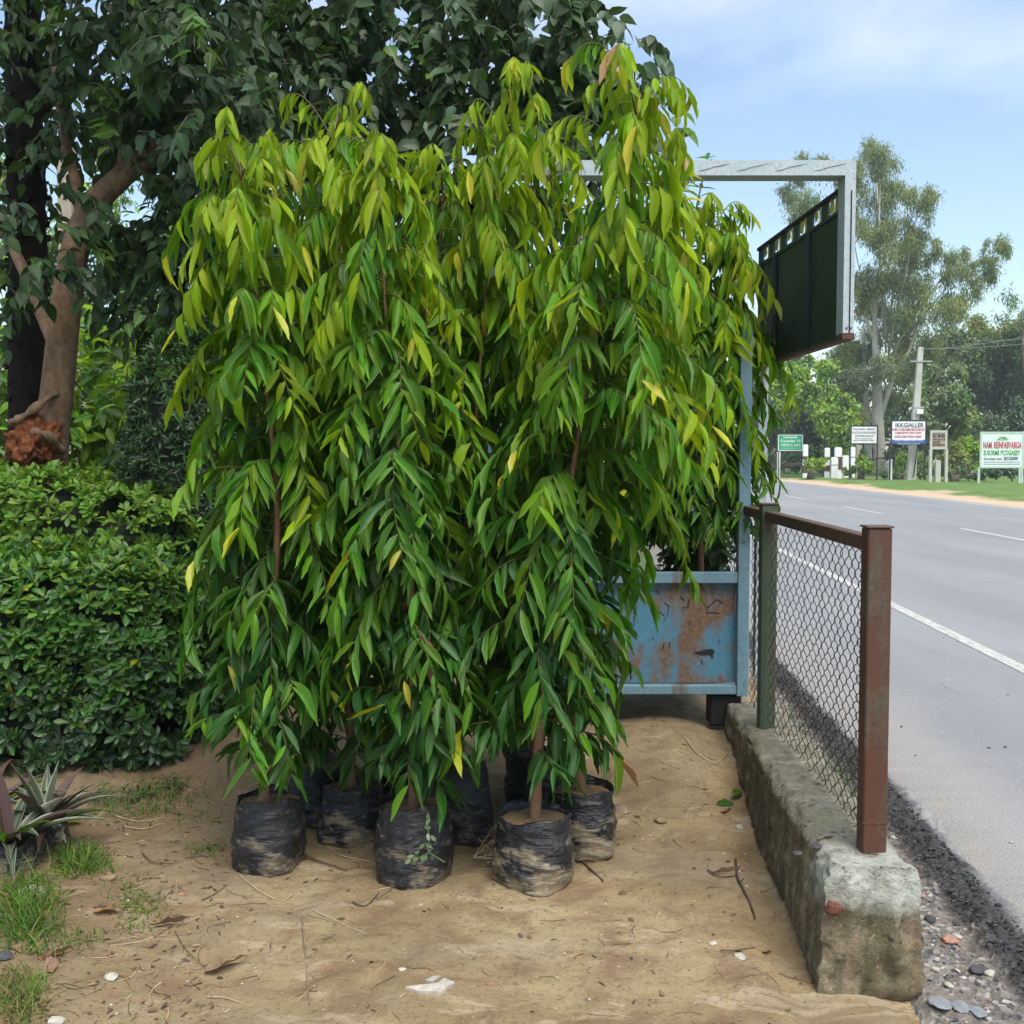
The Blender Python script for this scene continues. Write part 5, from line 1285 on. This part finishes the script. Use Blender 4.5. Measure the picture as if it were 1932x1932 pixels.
# white inner border of the green sign
gs = [o for o in COL.objects if o.name.startswith('sign_board')][-1]
a = P(*fx(100, 243), 84); b_ = P(*fx(390, 428), 84)
for (p, s) in (((0, a.z), (b_.x - a.x, .05)), ((0, b_.z), (b_.x - a.x, .05))): MB().box((0, 0, 0), (s[0], .02, s[1])).build('border_line', M['white'], gs, loc=((a.x + b_.x) / 2 - gs.location.x, -.04, p[1]))
for x in (a.x, b_.x): MB().box((0, 0, 0), (.05, .02, a.z - b_.z - .06)).build('border_line', M['white'], gs, loc=(x - gs.location.x, -.04, (a.z + b_.z) / 2))
far_sign('white sign with four grey rows of lettering on black legs', 74, fx, (972, 130, 1300, 348), ((965, 0), (1297, 0)), M['signblack'], M['white'],
         [('Dncooddnn, dadpnon', 1135, 168, 24, M['inkgrey'], 270), ('D-DZ FUODE SUHDE', 1135, 212, 26, M['inkgrey'], 280), ('COOFFEUCUCUY', 1135, 254, 26, M['inkgrey'], 235), ('Rucu cnuuuocouou', 1130, 285, 14, M['inkgrey'], 210), ('ocoou nooococo o cocoo', 1130, 305, 14, M['inkgrey'], 250)], .09, .08)
s3, zc3, W3, H3 = far_sign('white sign with bold dark heading and blue bottom band in front of the pole', 71, fx, (1460, 66, 1885, 350), ((1452, 0), (1868, 0)), M['signblack'], M['white'],
         [('IKKGIALLER', 1680, 125, 52, M['inkdark'], 340), ('OBCCOBOBBOBCIOECD', 1670, 177, 30, M['inkred'], 385), ('CAMOIZOIP ODO DIO9', 1665, 216, 24, M['inkred'], 320), ('OCIOE CDECOTOIO LOIOIO', 1665, 262, 28, M['inkred'], 325)], .09, .09)
q1 = P(*fx(1672, 297), 71); q2 = P(*fx(1672, 350), 71)
MB().box((0, 0, 0), (W3 - .12, .02, q1.z - q2.z - .06)).build('blue_band', M['signblue'], s3, loc=(0, -.032, (q1.z + q2.z) / 2 + .02))
o = text('a coolcor nouqonpoq coqoioo moopc', .22, M['white'], s3, (0, -.05, (q1.z + q2.z) / 2 + .11), .004); o.scale[0] = (W3 - .5) / o.dimensions.x
o = text('ocnoq conoo concocoo', .16, M['white'], s3, (0, -.05, (q1.z + q2.z) / 2 - .12), .004)
# weathered brown notice
t4, zc4, W4, H4 = far_sign('narrow weathered brown notice board between two pale posts', 66, fx2, (188, 585, 500, 895), ((198, 0), (492, 0)), M['poleconc'], M['signbrown'],
         [('RECT MAORS:', 345, 665, 75, M['inkdark'], 230), ('MOCORDUCOE', 340, 735, 28, M['rustedge'], 240), ('INAUERT', 300, 785, 40, M['rustedge'], 150), ('CINOXROIO CY', 340, 835, 40, M['rustedge'], 230)], .14, .17)
t5, zc5, W5, H5 = far_sign('large pale sign with red and green lettering in a pale green frame, rightmost', 62, fx2, (1118, 605, 1925, 1248), ((1092, 0), (1895, 0), (1850, 0)), M['signpale'], M['signface'],
         [('oneload', 1530, 690, 28, M['inkgreen'], 120), ('LAUCIPEY', 1530, 730, 42, M['inkgreen'], 220), ('NAM. BEINFABVABGA', 1525, 845, 125, M['inkred'], 710), ('SUIORMS PCOGASEY', 1515, 985, 95, M['inkgreen'], 680),
          ('Goociael naer', 1350, 1090, 50, M['inkgrey'], 350), ('2ICGI500', 1680, 1088, 60, M['inkdark'], 260)], .11, .12)
for dz in (1150, 1190): 
    q = P(*fx2(1520, dz), 62); MB().box((0, 0, 0), (W5 * .82, .012, .03)).build('border_line', M['inkgrey'], t5, loc=(0, -.03, q.z))
# electricity pole with lamps box and wires
def pole(label, px, pyb, pyt, d, w0, lean=0):
    b0 = P(px, pyb, d); tp = P(px + lean, pyt, d); t = thing('utility_pole', label, 'pole', (b0.x, d, 0)); o_ = Vector(t.location)
    m = MB(); m.v = []; 
    vs = [(-w0, -w0 * .7, 0), (w0, -w0 * .7, 0), (w0, w0 * .7, 0), (-w0, w0 * .7, 0)]; tx = tp.x - b0.x; h = tp.z
    vs += [(x * .55 + tx, y * .6, h) for x, y, _ in vs]
    m.add(vs, [(3, 2, 1, 0), (4, 5, 6, 7), (0, 1, 5, 4), (1, 2, 6, 5), (2, 3, 7, 6), (3, 0, 4, 7)]).build('shaft', M['poleconc'], t)
    return t, Vector((tp.x, d, h))
up, ptop = pole('tall tapered concrete electricity pole behind the blue banded sign', 1718, 906, 655, 72, .30, 19)
MB().box((0, 0, 0), (1.5, .10, .10)).build('cross_arm', M['steel'], up, loc=(ptop.x - up.location.x, -.15, ptop.z - 1.0))
MB().box((0, 0, 0), (.45, .3, .32)).build('meter_box', M['white'], up, loc=(P(1732, 777, 72).x - up.location.x, -.25, P(1732, 777, 72).z))
MB().box((0, 0, 0), (.75, .2, .12)).build('clamp', M['steel'], up, loc=(P(1732, 769, 72).x - up.location.x, -.1, P(1732, 769, 72).z))
MB().tube([(P(1734, 785, 72).x - up.location.x, -.3, P(1734, 785, 72).z), (P(1728, 840, 72).x - up.location.x, -.32, P(1728, 840, 72).z), (P(1720, 895, 72).x - up.location.x, -.35, .3)], .04, 5).build('cable', M['black'], up)
u2 = thing('utility_pole', 'thin pole in the trees carrying the far crossarm with insulators', 'pole', (P(1588, 880, 95).x, 95, 0)); 
MB().tube([(0, 0, 0), (0, 0, P(1588, 700, 95).z)], [.14, .09], 6).build('shaft', M['bark_far'], u2)
for dx in (-.35, 0, .35):
    MB().tube([(dx, -.15, P(1588, 716, 95).z), (dx, -.15, P(1588, 700, 95).z)], [.08, .05], 6).build('insulator', M['steel'], u2)
MB().box((0, -.15, 0), (1.1, .1, .1)).build('cross_arm', M['steel'], u2, loc=(0, 0, P(1588, 712, 95).z))
pw_ = thing('power_line', 'thin power wires strung between the poles across the road', 'power line', (ptop.x, 72, ptop.z)); o_ = Vector(pw_.location)
for (xa, ya, da), (xb, yb, db), sg in (((1738, 657, 72), (2100, 625, 55), .3), ((1736, 660, 72), (2100, 600, 60), .3), ((1738, 657, 72), (1588, 700, 95), .4), ((1735, 672, 72), (1588, 706, 95), .5), ((1733, 676, 72), (1588, 712, 95), .5), ((1588, 708, 95), (1440, 720, 130), .5), ((1588, 700, 95), (1440, 700, 130), .5), ((1830, 600, 90), (1480, 712, 110), .6), ((2100, 610, 80), (1800, 640, 90), .6)):
    a = P(xa, ya, da); b_ = P(xb, yb, db); pts = [a.lerp(b_, s) - o_ - Vector((0, 0, sg * 4 * s * (1 - s))) for s in np.linspace(0, 1, 9)]
    MB().tube(pts, .018, 4).build('wire', M['steel'], pw_, True)
# marker stones
def marker(label, x0_, x1_, y0_, y1_, d, band=None, lean=0, fm=fx, mat=None, slope=True):
    a = P(*fm(x0_, y0_), d); b_ = P(*fm(x1_, y1_), d); w_ = b_.x - a.x; h = a.z; cxx = (a.x + b_.x) / 2
    t = thing('marker_post', label, 'marker post', (cxx, d, 0), 0, 'white marker posts across the road')
    m = MB(); wd_ = w_ / 2; c_ = .2 * w_
    front = [(-wd_, 0), (wd_, 0), (wd_, h - (c_ if slope else 0)), (wd_ - c_, h), (-wd_ + c_, h), (-wd_, h - (c_ if slope else 0))]; n = 6
    m.add([(x, -.12, z) for x, z in front] + [(x, .12, z) for x, z in front], [tuple(range(n)), tuple(range(2 * n - 1, n - 1, -1))] + [((i + 1) % n, i, i + n, (i + 1) % n + n) for i in range(n)])
    m.build('stone', mat or M['white'], t)
    for (ya, yb) in (band or []):
        za = P(*fm(x0_, ya), d).z; zb2 = P(*fm(x0_, yb), d).z
        MB().box((0, 0, 0), (w_ + .03, .27, za - zb2)).build('band', M['rustedge'], t, loc=(0, 0, (za + zb2) / 2))
    return t
marker('white marker post with two brown bands right beside the green sign', 400, 452, 355, 660, 82, [(497, 535), (610, 700)])
marker('white marker post with brown bands, left of the paired blocks', 662, 716, 395, 660, 80, [(508, 530), (608, 680)])
marker('white marker post with brown foot, the tallest of the middle ones', 782, 862, 388, 600, 79, [(505, 660)])
marker('broad low white marker stone in front of the middle ones', 738, 815, 507, 660, 77, [(600, 606)])
marker('wide pale marker stone among the bushes', 875, 957, 487, 640, 81)
marker('slim white marker post behind the left leg of the white sign', 975, 1022, 385, 640, 82, [(505, 512)])
marker('brown marker post beside the slim white one', 1040, 1072, 360, 640, 83, None, mat=M['signbrown'])
marker('small white stub post left of the blue banded sign leg', 1438, 1466, 530, 760, 72)
marker('leaning grey stone stub under the brown notice board', 285, 370, 1115, 1430, 66, None, fm=fx2, mat=M['poleconc'])
marker('pale wall stub behind the green sign', 90, 120, 440, 650, 86)

# ------------------------------------------------------------------ far trees
BS = [M['far_euc'], M['far_olive'], M['far_yg'], M['far_green'], M['far_dark']]
def far_tree(label, d, blobs, base_px, trunk, mats, pr, dens, L, seed, name='tree', droop=.5, cat='tree', wr=.3, trunk_mat=None, dd=.06, tw=0.0, limbs=True):
    """blobs: (px,py,rpx) in the picture plane at depth d"""
    g = np.random.default_rng(seed); bx = P(base_px, 868, d).x
    t = thing(name, label, cat, (bx, d, 0)); o_ = np.array(t.location); PP, DD, NN, LL = [], [], [], []
    m = MB(); root = Vector((0, 0, 0)); top = None
    tips = []
    for (x, y, r_) in blobs:
        c = P(x, y, d * (1 + g.uniform(-dd, dd))); R_ = r_ / 1932 * d
        c_np = np.array(c); tips.append(c); n = int(dens * (r_ / 50) ** 2)
        # sub clumps
        k = max(4, int(r_ / 5)); sub = c_np + norm(g.normal(size=(k, 3))) * (R_ * g.uniform(.25, .95, k))[:, None]; sr = R_ * g.uniform(.24, .50, k)
        w_ = sr ** 2 / (sr ** 2).sum(); ci = g.choice(k, n, p=w_)
        d_ = norm(g.normal(size=(n, 3))); rr = g.random(n) ** .4
        p = sub[ci] + d_ * (rr * sr[ci])[:, None] * .45 + g.normal(size=(n, 3)) * (sr[ci] * .42)[:, None]; p[:, 2] -= g.exponential(.30 * droop, n) * (g.random(n) < .5)
        PP.append(p); DD.append(norm(d_ * .5 + g.normal(size=(n, 3)) * .5 - np.array([0, 0, droop]))); NN.append(norm(d_ + np.array([0, -.2, .7]) + g.normal(size=(n, 3)) * .5)); LL.append(L * g.uniform(.6, 1.4, n))
    PP, DD, NN = map(np.concatenate, (PP, DD, NN)); LL = np.concatenate(LL)
    # clump-wise species tint stays a leaf property: pick material by low frequency noise
    nn_ = np.array(vn(PP[:, 0] * .55 + seed, PP[:, 2] * .55 + PP[:, 1] * .3)) + .5; nn_ = np.clip(nn_ + g.normal(size=len(PP)) * .12, 0, .999)
    mi = np.searchsorted(np.cumsum(pr), nn_ * .999); mi = np.clip(mi, 0, len(mats) - 1)
    o = cloud('crown', T_Q, PP - o_, DD, NN, LL, LL * wr, mats, mi, t)
    tm = MB()
    for path in trunk:
        q = tube_path([P(x, y, d) if y < 868 else Vector((P(x, 868, d).x, d, 0)) for x, y, w_ in path], 4)
        ws = [w_ / 1932 * d / 2 for _, _, w_ in path]; n = len(q)
        rs = [np.interp(i / (n - 1) * (len(ws) - 1), range(len(ws)), ws) for i in range(n)]
        tm.tube([p - Vector(o_) for p in q], rs, 8)
    if not trunk: trunk = [((base_px, 900, 10), (base_px, 800, 6))]
    if len(tm.v) == 0:
        c = sum((Vector(x) for x in tips), Vector()) / len(tips); tm.tube([Vector((0, 0, 0)), Vector((0, 0, c.z * .5)), c - Vector(o_)], [.35 * d / 85, .25 * d / 85, .06], 7)
    if limbs:
        c0 = sum((Vector(x) for x in tips), Vector()) / len(tips)
        for x in tips:
            if g.random() < .55: continue
            a = Vector((c0.x * .6 + bx * .4, d, c0.z * .55)); a = a.lerp(x, .1); mid = a.lerp(x, .55) + Vector((g.uniform(-.5, .5), 0, g.uniform(0, .8)))
            tm.tube([a - Vector(o_), mid - Vector(o_), x - Vector(o_)], [.09 * d / 85, .06 * d / 85, .02], 5)
    tm.build('trunk', trunk_mat or M['bark_far'], t, True)
    return t
E = [(1640, 278, 34), (1662, 300, 34), (1620, 330, 42), (1690, 345, 42), (1735, 375, 36), (1560, 318, 36), (1500, 322, 34), (1655, 385, 52), (1600, 395, 40), (1520, 385, 40), (1490, 372, 26), (1730, 430, 40), (1650, 450, 50), (1625, 540, 42), (1665, 520, 50), (1710, 505, 52),
     (1760, 480, 40), (1800, 515, 42), (1845, 480, 34), (1880, 462, 26), (1850, 530, 30), (1815, 560, 36), (1720, 560, 56), (1660, 600, 48), (1770, 600, 44), (1640, 660, 44), (1700, 640, 50), (1620, 720, 40), (1665, 735, 38), (1750, 650, 42), (1600, 660, 36), (1680, 700, 40), (1720, 700, 36)]
far_tree('tall grey green eucalyptus with a pale forked trunk rising behind the signs', 92, E, 1660, [((1664, 890, 26), (1656, 790, 22), (1655, 700, 17), (1650, 600, 9), (1662, 480, 5), (1652, 330, 2)), ((1660, 790, 12), (1690, 700, 9), (1716, 660, 6), (1750, 560, 4), (1810, 500, 2)), ((1648, 640, 8), (1620, 560, 6), (1600, 480, 4), (1560, 380, 3)), ((1656, 740, 9), (1632, 706, 5), (1600, 702, 3)), ((1655, 520, 6), (1690, 440, 4), (1720, 380, 3))],
         [M['far_euc'], M['far_olive'], M['far_green']], [.5, .3, .2], 3600, .32, 201, 'eucalyptus_tree', .9, trunk_mat=M['bark_pale'], wr=.22)
far_tree('slim pale second trunk left of the forked eucalyptus', 94, [(1600, 740, 30), (1630, 770, 22)], 1622, [((1640, 895, 16), (1636, 800, 13), (1632, 700, 8), (1628, 620, 5))], [M['far_euc'], M['far_olive']], [.6, .4], 900, .4, 202, 'eucalyptus_tree', .8, trunk_mat=M['bark_pale'], wr=.22)
far_tree('bright yellow green tree hanging over behind the green sign', 86, [(1470, 728, 30), (1500, 715, 30), (1530, 740, 36), (1560, 725, 34), (1480, 770, 26), (1560, 780, 36), (1590, 770, 30), (1575, 820, 32), (1600, 810, 26), (1510, 700, 26), (1550, 690, 30), (1580, 850, 24)], 1560, [],
         [M['far_yg'], M['far_green'], M['far_yg']], [.45, .25, .3], 2600, .38, 203, wr=.5)
far_tree('dark green tree with drooping boughs between the yellow green one and the eucalyptus', 106, [(1500, 780, 50), (1540, 800, 50), (1470, 820, 40), (1600, 740, 50), (1540, 850, 46), (1600, 690, 44), (1480, 740, 40), (1450, 770, 40), (1490, 860, 40), (1590, 860, 40), (1640, 840, 44)], 1520, [], [M['far_green'], M['far_dark'], M['far_euc']], [.4, .35, .25], 3200, .36, 204, wr=.5)
far_tree('grey brown small leaved tree far left beside the kiosk post', 100, [(1460, 840, 34), (1470, 800, 26), (1450, 880, 30)], 1455, [], [M['far_euc'], M['far_dark']], [.6, .4], 2200, .38, 205)
far_tree('rounded dull green tree right behind the concrete pole', 88, [(1760, 730, 36), (1790, 710, 34), (1800, 750, 36), (1770, 770, 34), (1825, 775, 24), (1745, 790, 28), (1800, 800, 26), (1730, 750, 30)], 1780, [], [M['far_euc'], M['far_green'], M['far_olive']], [.5, .3, .2], 2700, .36, 206, wr=.5)
far_tree('olive green tree at the right with bright rounded tops', 104, [(1860, 650, 44), (1900, 640, 40), (1835, 690, 40), (1880, 690, 40), (1925, 670, 36), (1950, 640, 50), (1820, 640, 34), (1850, 610, 28)], 1880, [], [M['far_olive'], M['far_green'], M['far_euc']], [.45, .3, .25], 3600, .34, 207, wr=.5)
far_tree('large dark tree mass behind the rightmost sign', 98, [(1850, 760, 52), (1900, 750, 56), (1870, 820, 50), (1930, 800, 50), (1820, 830, 44), (1780, 830, 44), (1960, 740, 60), (1900, 860, 46), (1840, 700, 40), (1740, 840, 40), (1960, 840, 50), (1925, 710, 40)], 1880, [], [M['far_dark'], M['far_green'], M['far_euc']], [.62, .25, .13], 3600, .34, 208, wr=.5)
far_tree('thin airy tree top at the right edge against the sky', 96, [(1910, 560, 26), (1930, 590, 30), (1950, 560, 34), (1900, 600, 22), (1940, 630, 26)], 1935, [], [M['far_euc'], M['far_green']], [.6, .4], 650, .4, 209, wr=.25)
far_tree('dull green tree behind the eucalyptus trunks', 112, [(1690, 760, 50), (1650, 800, 50), (1720, 690, 50), (1600, 800, 50), (1700, 830, 50), (1740, 780, 40), (1560, 830, 44), (1780, 670, 40), (1800, 620, 36)], 1690, [], [M['far_green'], M['far_dark'], M['far_euc']], [.35, .4, .25], 2800, .40, 210, wr=.5)
far_tree('pale green tree further down the road by the kiosk post', 125, [(1450, 700, 40), (1420, 730, 50), (1480, 680, 30), (1500, 670, 26), (1380, 760, 60)], 1420, [], [M['far_green'], M['far_euc'], M['far_yg']], [.4, .4, .2], 1300, .6, 211, wr=.5)
for i, (lab, blobs, d, mats, pr) in enumerate((
    ('yellow green roadside bush behind the brown notice board', [(1800, 855, 24), (1840, 862, 22), (1825, 845, 18), (1785, 870, 16)], 70, [M['far_yg'], M['far_olive']], [.4, .6]),
    ('green bush left of the concrete pole under the blue banded sign', [(1700, 865, 18), (1690, 880, 16), (1730, 868, 16), (1745, 880, 18)], 75, [M['far_green'], M['far_yg']], [.6, .4]),
    ('low green bush between the marker posts, left', [(1530, 868, 11), (1545, 878, 12), (1520, 880, 10), (1555, 870, 9)], 78, [M['far_yg'], M['far_green']], [.5, .5]),
    ('low green bush between the marker posts and the white sign', [(1625, 870, 14), (1640, 880, 14), (1610, 884, 11), (1600, 890, 9)], 75, [M['far_yg'], M['far_green']], [.5, .5]),
    ('grey green scrub beside the rightmost sign', [(1800, 895, 14), (1825, 890, 15), (1850, 893, 14), (1880, 892, 14), (1905, 890, 14)], 67, [M['far_euc'], M['far_dark']], [.5, .5]),
    ('scrub round the foot of the concrete pole', [(1690, 892, 12), (1735, 892, 12), (1755, 890, 12), (1670, 895, 10)], 74, [M['far_green'], M['far_euc']], [.5, .5]),
    ('long dark thicket closing the view behind all signs', [(1450, 868, 16), (1480, 865, 18), (1520, 860, 20), (1570, 862, 20), (1620, 860, 20), (1680, 860, 20), (1740, 862, 20), (1790, 862, 20), (1850, 862, 22), (1900, 862, 22), (1950, 862, 22)], 90, [M['far_dark'], M['far_green']], [.6, .4]))):
    far_tree(lab, d, blobs, blobs[0][0], [], mats, pr, 4600, .22, 230 + i, 'bush', .1, 'bush', .5, dd=.012, limbs=False)
# trees behind the garden at the far left
far_tree('light green tree in the distance behind the left trunks', 30, [(60, 480, 70), (180, 430, 80), (260, 520, 70), (330, 430, 60), (140, 560, 60), (300, 600, 60), (20, 330, 50), (210, 300, 60)], 180, [], [M['far_green'], M['far_yg'], M['far_euc']], [.35, .4, .25], 900, .22, 221, wr=.4)
far_tree('dense dark tree in the distance behind the shrubs', 24, [(60, 700, 90), (200, 700, 90), (340, 680, 90), (480, 600, 110), (640, 560, 110), (800, 620, 110), (-60, 640, 60), (950, 640, 110), (1100, 700, 110), (420, 460, 90)], 400, [], [M['far_dark'], M['far_green']], [.65, .35], 1100, .2, 222, wr=.45)
w_ = thing('building', 'pale beige pillar of a building glimpsed through the leaves at the left', 'building', tuple(P(137, 868, 18)[:2]) + (0,))
MB().box((0, 0, 0), (.24, .24, 7.0)).build('pillar', M['signbrown'], w_, loc=(0, 0, 3.5), bevel=.01)

# ================================================================== haze
hz = MB().box((0, 0, 0), (950, 700, 40)).build('haze', newmat('pale haze'), None, loc=(50, 270, 40 / 2 - 1.3))
hm_ = hz.data.materials[0]; b = NB(hm_); o = b.n('OutputMaterial'); v = b.n('VolumePrincipled')
v.inputs['Color'].default_value = (.88, .94, 1, 1); v.inputs['Density'].default_value = .0007; v.inputs['Anisotropy'].default_value = .2
b.l(v.outputs[0], o.inputs['Volume']); hz['kind'] = 'stuff'; hz['label'] = 'thin pale haze over the road and trees'
